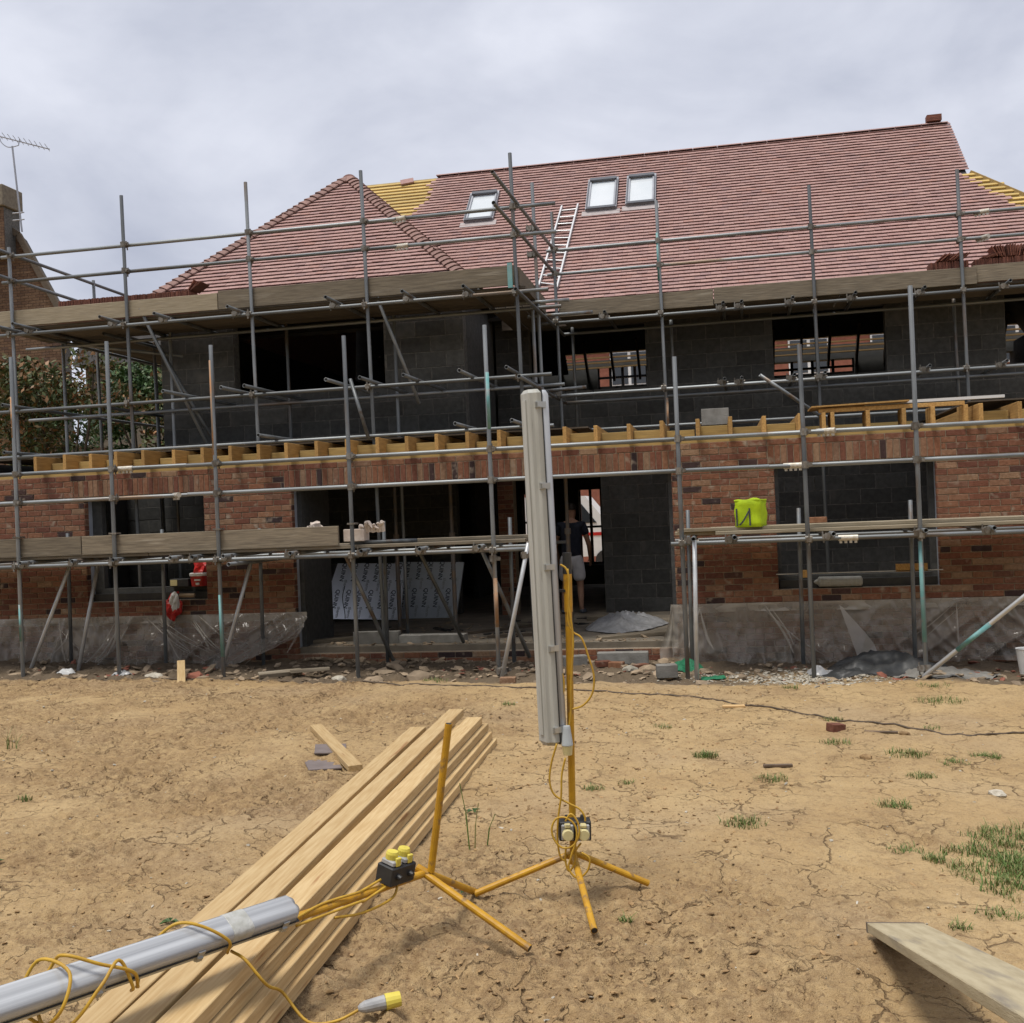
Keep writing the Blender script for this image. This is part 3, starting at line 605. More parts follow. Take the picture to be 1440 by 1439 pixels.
def keep_main(c, u, v):
    x, y = c.x, c.y
    if y > YRG-0.01 or y < YE: return False
    if x > XR+.11 and y > YG-(x-XR)*1.0: return False
    if x > 4.15 and 18.86-(x-4.25)*1.30 < y < YG: return False                   # still battens at the right hip
    if BX0 < x < BX1+.0 and y < yv+0.2 and zbay(x, max(y, BY+BH)) > zmain(y)-0.10: return False
    if x < -4.9:                                                                # untiled strip above the bay valley
        xr = -5.17-0.16*(20.2-y)+0.06*math.sin(y*9)
        if x < xr and y > 19.22: return False
    if x < XL+.02-1.4*(YRG-y)/(YRG-YE): return False
    return True
mb = tiles(MB(), (XL-1.5, YE-.02, zmain(YE-.02)), (1, 0, 0), vm, hx-XL+1.6, (YRG-YE)*SLN, keep_main, ulim=XR+.045)
o = mb.build('tiles', 'tile', rf); o['kind'] = 'stuff'
def keep_bay(c, u, v):
    return BX0+(c.y-BY)-.02 < c.x < BX1-(c.y-BY)+.02 and c.y < by_
mb = tiles(MB(), (BX0, BY-.02, BZ-.02*PITCHK), (1, 0, 0), vm, BX1-BX0, BH*SLN, keep_bay)
tiles(mb, (BX1+.02, BY, BZ), (0, 1, 0), (-1, 0, PITCHK), yv-BY, BH*SLN, lambda c, u, v: c.y > BY+(BX1-c.x) and c.y < yv0+(BX1-c.x))
tiles(mb, (BX0-.02, BY, BZ), (0, 1, 0), (1, 0, PITCHK), yv-BY+.5, BH*SLN, lambda c, u, v: c.y > BY+(c.x-BX0) and c.y < yv0+.4+(c.x-BX0))
o = mb.build('tiles', 'tile', rfb); o['kind'] = 'stuff'
# bonnet tiles climbing both hips of the bay
def bonnet(side):
    m_ = MB(); vs = []; ns = 7
    for t in (0, 1):
        for i in range(ns):
            a = -1.0+2.0*i/(ns-1); wdt = 0.135*(1.0 if t == 0 else 0.72)
            lift = (0.058 if t == 0 else 0.016)*(1-0.55*a*a)
            vs.append((a*wdt, (0 if t == 0 else 0.205)+0.03*abs(a)*(1-t), lift-abs(a)**1.5*wdt*0.42))
    top = len(vs); vs2 = [(x, y, z-0.016) for x, y, z in vs]; fs = []
    for i in range(ns-1): fs += [(i, i+1, ns+i+1, ns+i), (top+ns+i, top+ns+i+1, top+i+1, top+i), (top+i, top+i+1, i+1, i), (ns+i, ns+i+1, top+ns+i+1, top+ns+i)]
    fs += [(0, ns, top+ns, top), (top+ns-1, top+2*ns-1, 2*ns-1, ns-1)]
    m_.add(vs+vs2, fs); return m_.mesh('bonnet_tile', 'bonnet', smooth=False)
bm_ = bonnet(1)
nb = int(BH*SLN/0.1)
for sx, x0 in ((1, BX0), (-1, BX1)):
    yv_ = Vector((sx, 1, PITCHK)).normalized(); zv_ = (Vector((0, -PITCHK, 1)).normalized()+Vector((-sx*PITCHK, 0, 1)).normalized()).normalized(); xv_ = yv_.cross(zv_).normalized(); zv_ = xv_.cross(yv_)
    for i in range(nb):
        t = i*0.1/SLN+0.004; p = Vector((x0+sx*t, BY+t, BZ+PITCHK*t))+zv_*0.028
        M_ = Matrix(((xv_.x, yv_.x, zv_.x, p.x), (xv_.y, yv_.y, zv_.y, p.y), (xv_.z, yv_.z, zv_.z, p.z), (0, 0, 0, 1)))
        place('bonnet_tile', bm_, rfb, M_ @ Euler((rb.uniform(-.03, .03), 0, rb.uniform(-.04, .04))).to_matrix().to_4x4())
# ridge tiles along the bay and the main ridge
mb = MB()
def ridge_line(a, b, n, r, par):
    a, b = Vector(a), Vector(b); d = (b-a)/n
    for i in range(n):
        m_ = MB(); p0 = a+d*(i+0.01); p1 = a+d*(i+0.985); s_ = d.cross(Vector((0, 0, 1))).normalized(); vs = []
        for p in (p0, p1):
            for k in range(7):
                an = PI*(0.12+0.76*k/6); vs.append(p+s_*math.cos(an)*r+Vector((0, 0, math.sin(an)*r*0.62-0.05)))
        fs = [(k, k+1, k+8, k+7) for k in range(6)]+[tuple(range(7))[::-1], tuple(range(7, 14))]
        m_.add(vs, fs); m_.build('ridge_tile', 'tile', par)
ridge_line((BXM, by_-.05, bz_+.03), (BXM, yv, bz_+.03), 7, 0.11, rfb)
ridge_line((XL+1.75, YRG, ZRG+.03), (XR+.01, YRG, ZRG+.03), 21, 0.10, rf)
# bare battens beside the bay and at the right-hand hip
for i in range(11):
    t = 19.28+i*0.0925; x1 = -5.13-0.16*(20.2-t)+0.05; x0 = max(-6.62, -5.62-(t-19.26)*1.02)
    MB().box(0, x1-x0, -.025, .025, 0, .025, Matrix.Translation((x0, t, zmain(t)-.012)) @ Euler((math.atan(PITCHK), 0, 0)).to_matrix().to_4x4()).build('batten', 'batten', rf)
for i in range(13):
    t = 18.90-i*0.075*1.25; xa = 4.17+max(0, (18.86-t))/1.30; xb = XR+(YG-t)+rb.uniform(-.02, .12)
    if xb-xa < 0.05: continue
    MB().box(0, xb-xa, -.025, .025, 0, .03, Matrix.Translation((xa, t, zmain(t)-.010)) @ Euler((math.atan(PITCHK), 0, 0)).to_matrix().to_4x4()).build('batten', 'batten', rf)
MB().bar((XR+.05, YG-.02, ZG-.03), (hx, YE, zmain(YE)-.02), 0.045, 0.10).build('hip_rafter', 'noggin', rf)
# rear eaves still open: battens with the sky between them
for i in range(4):
    t = 2*YRG-YE-.36+i*0.10
    MB().box(-7.5, 6.6, t-.03, t+.03, zmain(2*YRG-t)-.03, zmain(2*YRG-t)).build('batten', 'timber_x', rf)
for i in range(25):
    x_ = -7.4+i*0.58; MB().bar((x_, 2*YRG-YE-.7, zmain(YE+.7)-.12), (x_, 2*YRG-YE+.1, zmain(YE-.1)-.12), 0.05, 0.13).build('rafter', 'dark_board', rf)
# fascia and soffit
MB().box(BX0+.06, BX1-.06, BY+.02, BY+.045, BZ-.23, BZ-.03).build('fascia', 'dark_board', house); MB().box(BX0+.06, BX1-.06, BY+.046, YBAY, BZ-.22, BZ-.20).build('soffit', 'dark_board', house)
MB().box(BX1, 6.6, YE+.02, YE+.045, ZE-.23, ZE-.03).build('fascia', 'dark_board', house); MB().box(BX1, 6.6, YE+.046, YW, ZE-.12, ZE-.10).build('soffit', 'dark_board', house)
# roof windows
def roof_window(x0, x1, y0, y1):
    w = x1-x0; h = (y1-y0)*SLN; M_ = Matrix.Translation((x0, y0, zmain(y0))) @ Euler((math.atan(PITCHK), 0, 0)).to_matrix().to_4x4()
    f_ = MB(); t = 0.065
    f_.box(0, t, 0, h, -.02, .085, M_); f_.box(w-t, w, 0, h, -.02, .085, M_); f_.box(t, w-t, h-t, h, -.02, .095, M_); f_.box(t, w-t, 0, t*1.25, -.02, .075, M_)
    fo = f_.build('roof_window', 'mid_metal', house)
    MB().box(t*.55, w-t*.55, h-t*1.55, h-t*.2, .0951, .118, M_).build('top_cover', 'dark_metal', fo); MB().box(t*.3, w-t*.3, -.02, t*.75, .0751, .10, M_).build('bottom_cover', 'dark_metal', fo)
    for a in (0.012, w-0.034): MB().box(a, a+.022, t*.8, h-t*1.6, .0851, .10, M_).build('side_trim', 'dark_metal', fo)
    MB().box(t, w-t, t*1.25, h-t, .03, .055, M_).build('pane', 'pale_pane', fo)
    MB().box(-.06, w+.06, -.16, .0, .028, .036, M_).build('flashing', 'lead', fo)
for r_ in RW: roof_window(*r_)

# ---- flat-roof joists over the extension
fr_ = thing('flat_roof_frame', 'row of new timber joists laid on top of the ground floor brick wall', 'joists', (-2.5, 13.0, 2.575))
jx = [-9.02+0.40*i for i in range(34)]
for i, x in enumerate(jx):
    if x > 4.4: break
    if 1.3 < x < 2.9: continue
    yb = YBAY-.03 if x < -3.45 else YW-.03
    dx = rb.uniform(-.015, .015)
    MB().box(x+dx-.0235, x+dx+.0235, 12.94+rb.uniform(-.03, .02), yb, 2.578, 2.79+rb.uniform(0, .02), bev=0.003).build('joist', 'joist', fr_)
    if i+1 < len(jx) and not (1.3 < jx[i+1] < 2.9):
        yy = YB+.16+rb.uniform(-.03, .03); MB().box(x+.03, jx[i+1]-.03, yy, yy+.047, 2.58, 2.715+rb.uniform(-.02, .02), bev=0.003).build('noggin', 'noggin', fr_)
# upstand box for the rooflight
kx0, kx1 = 1.26, 2.84
for x in (kx0, kx0+.10, kx0+.50, kx0+.90, kx0+1.22, kx1): MB().box(x-.022, x+.022, 13.04, 13.35+.1*rb.random(), 2.58, 2.80, bev=.003).build('upstand_stud', 'joist', fr_)
MB().box(kx0-.05, kx1+.0, 13.10, 13.15, 2.803, 2.85, bev=.003).build('upstand_rail', 'joist', fr_); MB().box(kx0, kx1, 16.0, 16.05, 2.58, 2.85).build('upstand_rail', 'noggin', fr_)
MB().box(kx0-.10, kx0+1.0, 13.05, 13.6, 2.853, 2.870, rotbox((0, 0, 0), (0, -.012, 0))).build('plywood_offcut', 'joist', fr_)
for i in range(3):
    MB().box(-8.9+i*2.45, -8.9+i*2.45+2.42, 13.46, 14.85 if -8.9+i*2.45 < -3.6 else 16.9, 2.812, 2.830).build('deck_sheet', 'dark_board', fr_)
MB().box(-10.3, -8.92, 13.46, 16.9, 2.812, 2.830).build('deck_sheet', 'dark_board', fr_); MB().box(-8.9, -3.7, 14.86, 17.3, 2.585, 2.605).build('deck_sheet', 'dark_board', fr_)
MB().box(3.0, 4.4, 13.65, 16.9, 2.873, 2.891).build('deck_sheet', 'dark_board', fr_)
MB().box(1.75, 3.3, 13.20, 13.26, 2.872, 2.905).build('loose_batten', 'white_paint', fr_)
tag(MB().box(-.172, .182, 14.2, 14.30, 2.815, 3.03, bev=.004).build('concrete_block', 'concrete'), 'grey concrete block standing alone on the flat roof joists', 'block')

# ------------------------------------------------------------------ scaffolding
def hollow(r0, r1, seg=14):
    m_ = MB(); vs = []
    for z in (0, 1):
        for r_ in (r0, r1):
            for j in range(seg): a = 2*PI*j/seg; vs.append((r_*math.cos(a), r_*math.sin(a), z))
    fs = []
    for j in range(seg):
        k = (j+1) % seg
        fs += [(j, k, 2*seg+k, 2*seg+j), (seg+k, seg+j, 3*seg+j, 3*seg+k), (seg+j, seg+k, k, j), (2*seg+j, 2*seg+k, 3*seg+k, 3*seg+j)]
    m_.add(vs, fs); return m_
TUBE = {m: hollow(.02415, .0195).mesh('tube', m, smooth=False) for m in ('galv', 'galv_bright')}
for me in TUBE.values(): me.polygons.foreach_set('use_smooth', [True]*len(me.polygons))
BAND = {m: hollow(.0247, .0236).mesh('paint_band', m, smooth=True) for m in ('teal_paint', 'rust_paint')}
def tube(name, a, b, par, m='galv'): return place(name, TUBE[m], par, frame(a, b))
def band(par, a, b, m): return place('paint_band', BAND[m], par, frame(a, b))
cm = MB(); cm.tube([(0, 0, -.03), (0, 0, .03)], .031, 10); cm.tube([(-.03, .049, 0), (.03, .049, 0)], .031, 10); cm.box(.022, .058, -.022, .022, -.018, .018); cm.tube([(.045, -.045, 0), (.045, .03, 0)], .008, 6); cm.box(-.02, .02, .07, .098, -.02, .02); cm.tube([(0, .088, -.05), (0, .088, .05)], .008, 6); cm.tube([(.045, -.05, 0), (.045, -.035, 0)], .014, 6)
COUP = cm.mesh('coupler', 'coupler')
sm_ = MB(); sm_.tube([(0, 0, -.10), (0, 0, .10)], .0315, 12)
for z in (-.075, -.025, .025, .075): sm_.box(.02, .055, -.012, .012, z-.014, z+.014)
SLEEVE = sm_.mesh('sleeve_coupler', 'sleeve', smooth=False)
def coupler(x, y, z, par, rz=0.0): return place('coupler', COUP, par, rotbox((x, y, z), (rb.uniform(-.1, .1), rb.uniform(-.1, .1), rz)) @ Matrix.Diagonal((1.25, 1.05, 1.25, 1)))
def sleeve(x, y, z, par): return place('sleeve_coupler', SLEEVE, par, rotbox((x, y, z), (rb.uniform(0, 1), PI/2, 0)))
def board(par, x0, x1, y, z, m='old_board', name='scaffold_board', dy=.112):
    MB().box(x0, x1, y-dy, y+dy, z, z+.038, bev=.004).build(name, m, par)

# lower scaffold along the brick wall
YF, YI = 11.7, 12.8
low = thing('scaffold', 'low galvanised tube scaffold standing in front of the red brick wall', 'scaffolding', (-2.5, 11.7, -.1))
FR = [(-8.455, 3.94), (-7.16, 4.04), (-5.81, 3.90), (-4.145, 3.89), (-2.49, 3.89), (-.403, 3.39), (.92, 3.43), (2.045, 3.96), (3.45, 3.6)]
stds = {}
for x, zt in FR: stds[x] = tube('standard', (x, YF, ground_at(x, YF)-.03), (x+rb.uniform(-.01, .01), YF, zt), low)
for x, a, b, m in ((-5.81, 2.60, 3.72, 'rust_paint'), (-5.81, .22, .95, 'teal_paint'), (-2.49, 2.72, 3.36, 'teal_paint'), (-2.49, .5, 1.05, 'rust_paint'), (-8.455, 2.95, 3.45, 'rust_paint'), (2.045, .25, 1.3, 'teal_paint'), (.92, 2.9, 3.40, 'galv'), (-8.455, .45, .9, 'teal_paint')):
    if m in BAND: band(stds[x], (x, YF, a), (x, YF, b), m)
IN = [(-8.505, 1.75), (-7.14, 1.75), (-5.78, 1.71), (-4.12, 1.74), (-2.51, 1.72), (-.36, 1.72), (.911, 1.69), (2.146, 1.73), (3.45, 1.7)]
for x, zt in IN: tube('standard', (x-.02, YI, ground_at(x, YI)-.05), (x, YI, zt), low)
for nm, z, sl_ in (('guard_rail', 2.50, (-7.0, 1.15, -8.3)), ('guard_rail', 2.15, (-6.35, .80, -2.2))):
    for a, b in ((-10.8, -6.2), (-6.2, .55), (.55, 4.4)): tube(nm, (a, YF+.05, z+rb.uniform(-.006, .006)), (b, YF+.05, z+rb.uniform(-.006, .006)), low)
    for s_ in sl_[:2]: sleeve(s_, YF+.05, z, low)
for a, b in ((-10.8, -4.9), (-4.9, -2.12), (-.52, 4.4)):
    tube('ledger', (a, YF-.05, 1.362), (b, YF-.05, 1.365), low); tube('ledger', (a, YI-.05, 1.362), (b, YI-.05, 1.365), low)
sleeve(1.32, YF-.05, 1.363, low)
for x, zt in FR:
    for z in (2.50, 2.15): coupler(x, YF, z, low)
    coupler(x, YF, 1.363, low, PI)
for x in (-9.3, -8.3, -7.637, -7.096, -6.317, -6.064, -5.645, -4.856, -3.978, -3.287, -2.62, -.277, .153, 1.159, 2.075, 2.735, 3.6):
    y0 = 11.5+rb.uniform(-.06, .06); tube('transom', (x, y0, 1.413), (x+rb.uniform(-.03, .03), 13.02, 1.413), low); coupler(x, YF-.05, 1.39, low, PI/2)
tube('transom', (-5.57, 11.45, 1.315), (-5.55, 12.9, 1.315), low)
for i, y in enumerate((11.87, 12.1, 12.33, 12.56)):
    for a, b in ((-10.6, -6.75), (-6.74, -2.14)): board(low, a, b-.05*i*(b > -3), y, 1.438, 'dirty_board' if i else 'old_board')
    board(low, (-.045, -.40, -.5, -.46)[i], 3.6, y, 1.438+.0*(i), 'pale_board')
for a, b in ((-10.6, -6.4), (-6.39, -2.2)): board(low, a, b, 12.935, 1.438, 'old_board', dy=.105)
board(low, -.45, 3.6, 12.935, 1.438, 'pale_board', dy=.105)
for y, a in ((12.05, -.46), (12.3, -.1)): board(low, a, 3.5, y, 1.477, 'pale_board')
board(low, -4.2, -2.16, 12.2, 1.477, 'old_board')
for a, b, m in ((-10.6, -7.62, 'old_board'), (-7.61, -4.33, 'old_board')): MB().box(a, b, YF+.03, YF+.068, 1.48, 1.705, bev=.004).build('toe_board', m, low)
tube('loose_tube', (-4.25, 11.9, 1.50), (-3.45, 11.95, 1.50), low, 'galv')
for a, b in (((-8.142, 12.3, 1.37), (-8.781, 12.25, -.06)), ((-7.882, 12.5, 1.36), (-8.111, 12.3, -.05)), ((-5.666, 12.3, 1.36), (-6.10, 12.2, -.07)), ((-2.081, 11.62, 1.43), (-2.451, 11.60, -.10)), ((-2.268, 12.75, 1.5), (-2.217, 12.8, -.06)), ((-2.66, 11.78, 1.40), (-2.28, 12.5, .05)), ((-4.35, 12.0, 1.36), (-4.05, 12.8, -.05)), ((-3.62, 12.6, 1.36), (-3.30, 13.4, .13))):
    tube('brace', a, b, low, 'galv_bright' if a[0] in (-8.142, -7.882, -5.666, -2.081) else 'galv')
tube('brace', (-.268, 11.58, 1.40), (-.303, 11.52, -.10), low, 'galv_bright')
rk = tube('raker', (2.0, 11.64, -.11), (3.75, 10.95, 1.50), low, 'galv_bright'); band(rk, (2.32, 11.513, .185), (2.62, 11.393, .46), 'teal_paint')
coupler(2.06, 11.66, -.02, low, 1.0); coupler(-2.42, 11.62, .02, low, 1.0); coupler(-2.12, 11.62, 1.30, low, .4); coupler(-2.49, 11.66, 1.27, low, .4)
for x in (-8.455, -7.16, -5.81, -4.145): MB().box(x-.05, x+.05, YF-.03, YF+.075, 1.715, 1.735).build('toe_clip', 'coupler', low)

# upper scaffold at eaves level: bay front, return, main front
YU, YUI, YV, YVI = 13.40, 14.55, 15.62, 16.65
up = thing('scaffold', 'tall galvanised tube scaffold wrapped around the eaves of the tiled roof', 'scaffolding', (-2.4, 13.4, 2.6))
US = [(-9.64, 5.80), (-7.88, 6.36), (-6.05, 6.36), (-4.43, 6.35), (-2.43, 6.37)]
VS = [(-2.24, 6.20), (-.705, 6.22), (1.44, 6.23), (3.415, 6.25), (5.3, 6.2)]
for x, zt in US:
    o = tube('standard', (x+.06, YU, .12 if x > -9 else -.1), (x, YU, zt), up)
    tube('standard', (x+.04, YUI, .126), (x+.02, YUI, 4.75), up)
for x, zt in VS:
    o = tube('standard', (x+.05, YV, .126), (x, YV, zt), up)
    if x == -.705: band(o, (x+.0, YV, 5.05), (x-.001, YV, 5.75), 'teal_paint'); band(o, (x+.03, YV, 2.85), (x+.03, YV, 3.35), 'rust_paint')
    tube('standard', (x+.12, YVI, 2.8), (x+.10, YVI, 4.72), up)
tube('standard', (-2.30, 14.6, .126), (-2.353, 14.6, 6.34), up)
for z in (5.685, 5.325):
    tube('guard_rail', (-9.8, YU+.05, z-.005), (-4.0, YU+.05, z), up); tube('guard_rail', (-4.0, YU+.05, z), (-1.88, YU+.05, z+.005), up); sleeve(-3.95 if z > 5.5 else -3.93, YU+.05, z, up)
    tube('guard_rail', (-2.42, 12.15, z+.06), (-2.25, 15.85, z-.01), up)
    zr = z-.045 if z > 5.5 else z-.04
    tube('guard_rail', (-2.35, YV+.05, zr), (2.9, YV+.05, zr+.01), up); tube('guard_rail', (2.9, YV+.05, zr+.01), (6.2, YV+.05, zr+.01), up); sleeve(3.72, YV+.05, zr+.01, up)
    tube('guard_rail', (-9.64, 13.0, z+.03), (-9.55, 18.6, z-.02), up)
    for x, _ in US: coupler(x, YU, z, up)
    for x, _ in VS: coupler(x, YV, zr, up)
    coupler(-2.36, 14.6, z+.02, up, PI/2)
for zl in (4.575, 3.50):
    tube('ledger', (-10.2, YU-.05, zl-.02), (-2.0, YU-.05, zl+.01), up); tube('ledger', (-10.2, YUI-.05, zl-.02), (-2.0, YUI-.05, zl+.01), up)
    tube('ledger', (-2.5, YV-.05, zl-.03), (6.2, YV-.05, zl+.0), up); tube('ledger', (-2.3, YVI-.05, zl-.03), (6.2, YVI-.05, zl+.0), up)
    tube('ledger', (-2.34, 12.9, zl-.05), (-2.26, 16.6, zl-.05), up)
    for x, _ in US: coupler(x, YU, zl, up, PI)
    for x, _ in VS: coupler(x, YV, zl, up, PI)
tube('ledger', (-10.2, YU-.05, 2.84), (-2.0, YU-.05, 2.86), up)
tube('ledger', (-2.5, YV, 2.95), (6.2, YV, 2.95), up)
for x in (-9.3, -8.015, -7.261, -6.189, -4.808, -3.802, -3.009): tube('transom', (x, 12.98+rb.uniform(-.1, .1), 4.625), (x+.05, 14.8, 4.625), up); coupler(x, YU-.05, 4.60, up, PI/2)
for x in (-1.498, .182, .438, 1.138, 1.979, 2.884, 3.975): tube('transom', (x, 15.36, 4.62), (x+.03, 16.85, 4.62), up); coupler(x, YV-.05, 4.59, up, PI/2)
for x in (-7.018, -6.22, -5.896, -4.77, -4.335, -3.779, -3.049, -2.458): tube('transom', (x, 12.75+rb.uniform(-.05, .05), 3.545), (x+.06, 14.75, 3.545), up)
for x in (.159, .396, 1.116, 1.529, 2.906, 3.889): tube('transom', (x, 15.36, 3.545), (x+.03, 16.85, 3.545), up); coupler(x, YV-.05, 3.52, up, PI/2)
for x in (-5.748, -3.149, -2.434): tube('transom', (x, 12.8, 2.905), (x+.05, 14.7, 2.905), up)
for x in (-2.1, -1.9): tube('transom', (-2.6, 14.2 if x < -2 else 15.2, 4.60), (x+.25, 14.2 if x < -2 else 15.2, 4.60), up)
tube('transom', (-2.6, 14.9, 3.47), (-1.75, 14.9, 3.50), up)
for i, y in enumerate((13.62, 13.85, 14.08, 14.31, 14.5)):
    for a, b in ((-9.9, -6.3), (-6.29, -2.32)): board(up, a, b, y, 4.652, 'dirty_board')
for i, y in enumerate((15.84, 16.07, 16.30, 16.50)): board(up, -2.2, 1.8, y, 4.648, 'dirty_board'); board(up, 1.81, 5.6, y, 4.648, 'dirty_board')
for i, x in enumerate((-2.46, -2.70, -2.94)): MB().box(x-.112, x+.112, 14.7, 16.6, 4.652, 4.69).build('scaffold_board', 'dirty_board', up)
for a, b, h_ in ((-10.0, -6.54, .225), (-6.53, -2.42, .25)): MB().box(a, b, YU+.03, YU+.068, 4.691, 4.691+h_, bev=.004).build('toe_board', 'pale_board' if a < -8 else 'old_board', up)
MB().box(-2.42, -2.385, YU+.08, YV, 4.691, 4.93, bev=.004).build('toe_board', 'old_board', up)
for a, b, dz_ in ((-2.2, .05, 0), (.06, 3.62, .02), (3.58, 5.6, .045)): MB().box(a, b, YV+.03+(.04 if a > 3 else 0), YV+.066+(.04 if a > 3 else 0), 4.645+dz_, 4.88+dz_, bev=.004).build('toe_board', 'old_board', up)
MB().box(-2.515, -2.455, YU-.06, YU-.03, 4.64, 4.96).build('fixing_plate', 'teal_paint', up)
for a, b in (((-7.70, 13.45, 4.80), (-7.0, 13.95, 2.85)), ((-4.38, 13.48, 4.90), (-3.9, 13.9, 3.3)), ((-4.62, 13.2, 3.60), (-4.40, 13.2, 2.80)), ((.60, 14.3, 3.44), (1.40, 14.6, 2.86)), ((-8.0, 14.4, 4.5), (-7.2, 14.7, 2.85)), ((-9.5, 14.5, 4.6), (-7.7, 14.6, 4.3))): tube('brace', a, b, up)
# left-hand side run going back along the house
for y in (15.4, 17.2, 18.6):
    tube('standard', (-9.52, y, -.1), (-9.6, y, 5.5 if y > 16 else 5.75), up); tube('standard', (-8.55, y, -.1), (-8.6, y, 4.7), up)
for zl in (4.56, 3.49, 2.84): tube('ledger', (-9.55, 13.0, zl+.05), (-9.5, 19.0, zl+.05), up); tube('ledger', (-8.6, 14.0, zl+.05), (-8.5, 19.0, zl+.05), up)
for i, x in enumerate((-9.4, -9.17, -8.94, -8.71)): MB().box(x-.112, x+.112, 14.62, 18.8, 4.64, 4.678).build('scaffold_board', 'dirty_board', up)

# ------------------------------------------------------------------ things on the scaffold and the roof
lad = thing('ladder', 'bare aluminium ladder lying on the tiled roof slope', 'ladder', (-2.56, 17.15, 5.45))
la, lb, lc, ld = Vector((-2.715, 17.13, zmain(17.13)+.075)), Vector((-2.53, 18.98, zmain(18.98)+.075)), Vector((-2.41, 17.05, zmain(17.05)+.075)), Vector((-2.24, 18.99, zmain(18.99)+.075))
MB().bar(la, lb, .028, .06).build('stile', 'alu', lad); MB().bar(lc, ld, .028, .06).build('stile', 'alu', lad)
for i in range(11):
    t = (i+.4)/11; MB().tube([la.lerp(lb, t)+Vector((.013, 0, 0)), lc.lerp(ld, t)-Vector((.013, 0, 0))], .014, 8).build('rung', 'alu', lad)

tme = MB().box(-.0075, .0075, -.13, .13, 0, .165, bev=.002).mesh('roof_tile', 'tile_edge')
def tile_stack(x0, x1, y, z, label, fan=()):
    t = thing('tile_stack', label, 'tiles', ((x0+x1)/2, y, z), 'stacks of red roof tiles on the scaffold boards')
    x = x0; mbx = MB()
    while x < x1:
        mbx.box(-.007, .0065, -.13, .13, 0, .165+rb.uniform(-.004, .004), rotbox((x, y+rb.uniform(-.006, .006), z), (0, rb.uniform(-.04, .04), 0)), bev=.0015); x += .0155
    mbx.box(x0-.02, x1+.02, y-.12, y+.12, 4.691, z-.001)
    mbx.build('tiles', 'tile_edge', t)['kind'] = 'stuff'
    for xa, xb, a0, a1 in fan:
        n = int((xb-xa)/.026)
        for i in range(n):
            u_ = i/max(1, n-1); place('tile', tme, t, rotbox((xa+(xb-xa)*u_, y+rb.uniform(-.04, .04), z+.168+rb.uniform(0, .012)), (rb.uniform(-.05, .05), a0+(a1-a0)*u_, 0)))
tile_stack(3.06, 3.56, 15.95, 4.870, 'short stack of red roof tiles with a fanned heap of tiles on top', [(3.13, 3.45, .9, .95)])
tile_stack(3.66, 5.3, 15.95, 4.870, 'long stack of red roof tiles topped by leaning tiles at the right edge', [(3.72, 3.86, 1.2, 1.2), (3.94, 4.45, -.45, .75)])
tile_stack(-9.05, -7.06, 13.75, 4.87, 'low row of red roof tiles along the left scaffold boards', [(-7.08, -7.0, .6, 1.0)])
tile_stack(-2.1, -1.55, 15.98, 4.745, 'small heap of dark red tiles beside the foot of the ladder', [])
t = thing('tile_pile', 'few brown tiles stacked on the right end of the main ridge', 'tiles', (4.08, 20.3, ZRG+.05))
for i in range(4): MB().box(3.95, 4.20, 20.2, 20.36, ZRG+.055+i*.028, ZRG+.080+i*.028).build('tile', 'tile_edge', t)
tag(MB().box(-.13, .13, -.085, .085, 0, .03, rotbox((-6.0+.28, 20.16, zmain(20.16)+.05), (math.atan(PITCHK), -.15, .2))).build('loose_tile', 'tile'), 'single loose tile lying on the yellow battens above the bay', 'tile')

# lime cool bag
bag = thing('cool_bag', 'bright lime green cool bag with dark grey straps on the right scaffold boards', 'bag', (.34, 12.0, 1.516))
bm2 = bmesh.new(); bmesh.ops.create_cube(bm2, size=1)
bmesh.ops.subdivide_edges(bm2, edges=bm2.edges[:], cuts=5, use_grid_fill=True)
for v in bm2.verts:
    x, y, z = v.co; bul = (1-4*y*y)*(1-4*z*z)*.02; v.co.x = x*(1+bul)*.28+.006*math.sin(9*z+4*y); v.co.y = y*.25*(1+(1-4*x*x)*.05)+.005*math.sin(11*z+5*x)
    v.co.z = z*.29+(.012*math.sin(7*x+3*y) if z > .4 else 0)+(.018*(1-4*x*x) if z > .4 else 0)
me = bpy.data.meshes.new('bag_body'); bm2.to_mesh(me); bm2.free(); me.materials.append(MATS['lime']); me.polygons.foreach_set('use_smooth', [True]*len(me.polygons))
BM_ = rotbox((.345, 12.02, 1.516+.138), (0, 0, R(-20)))
place('body', me, bag, BM_)
MB().box(-.145, .145, -.13, .13, .138, .154, BM_, bev=.005).build('lid', 'lime', bag)
for pts in ([(-.115, -.137, .06), (-.112, -.139, -.13)], [(-.085, -.136, -.12), (-.04, -.150, -.08), (0.0, -.150, -.02), (.026, -.142, .03)], [(.032, -.140, .06), (.035, -.140, -.13)]):
    c_ = catmull(pts, 5); m_ = MB()
    for a, b in zip(c_[:-1], c_[1:]): m_.bar(BM_ @ Vector(a), BM_ @ Vector(b), .017, .004, up=BM_.to_3x3() @ Vector((0, -1, 0)))
    m_.build('strap', 'grey_strap', bag)
def loose_brick(loc, rot, label, s=1.0, m='brick'):
    return tag(MB().box(-.1075*s, .1075*s, -.051, .051, 0, .065, bev=.004).build('brick', m, None, rotbox(loc, rot)), label, 'brick')
loose_brick((1.075, 12.45, 1.517), (0, 0, .15), 'single red brick on the right scaffold boards beside a standard')
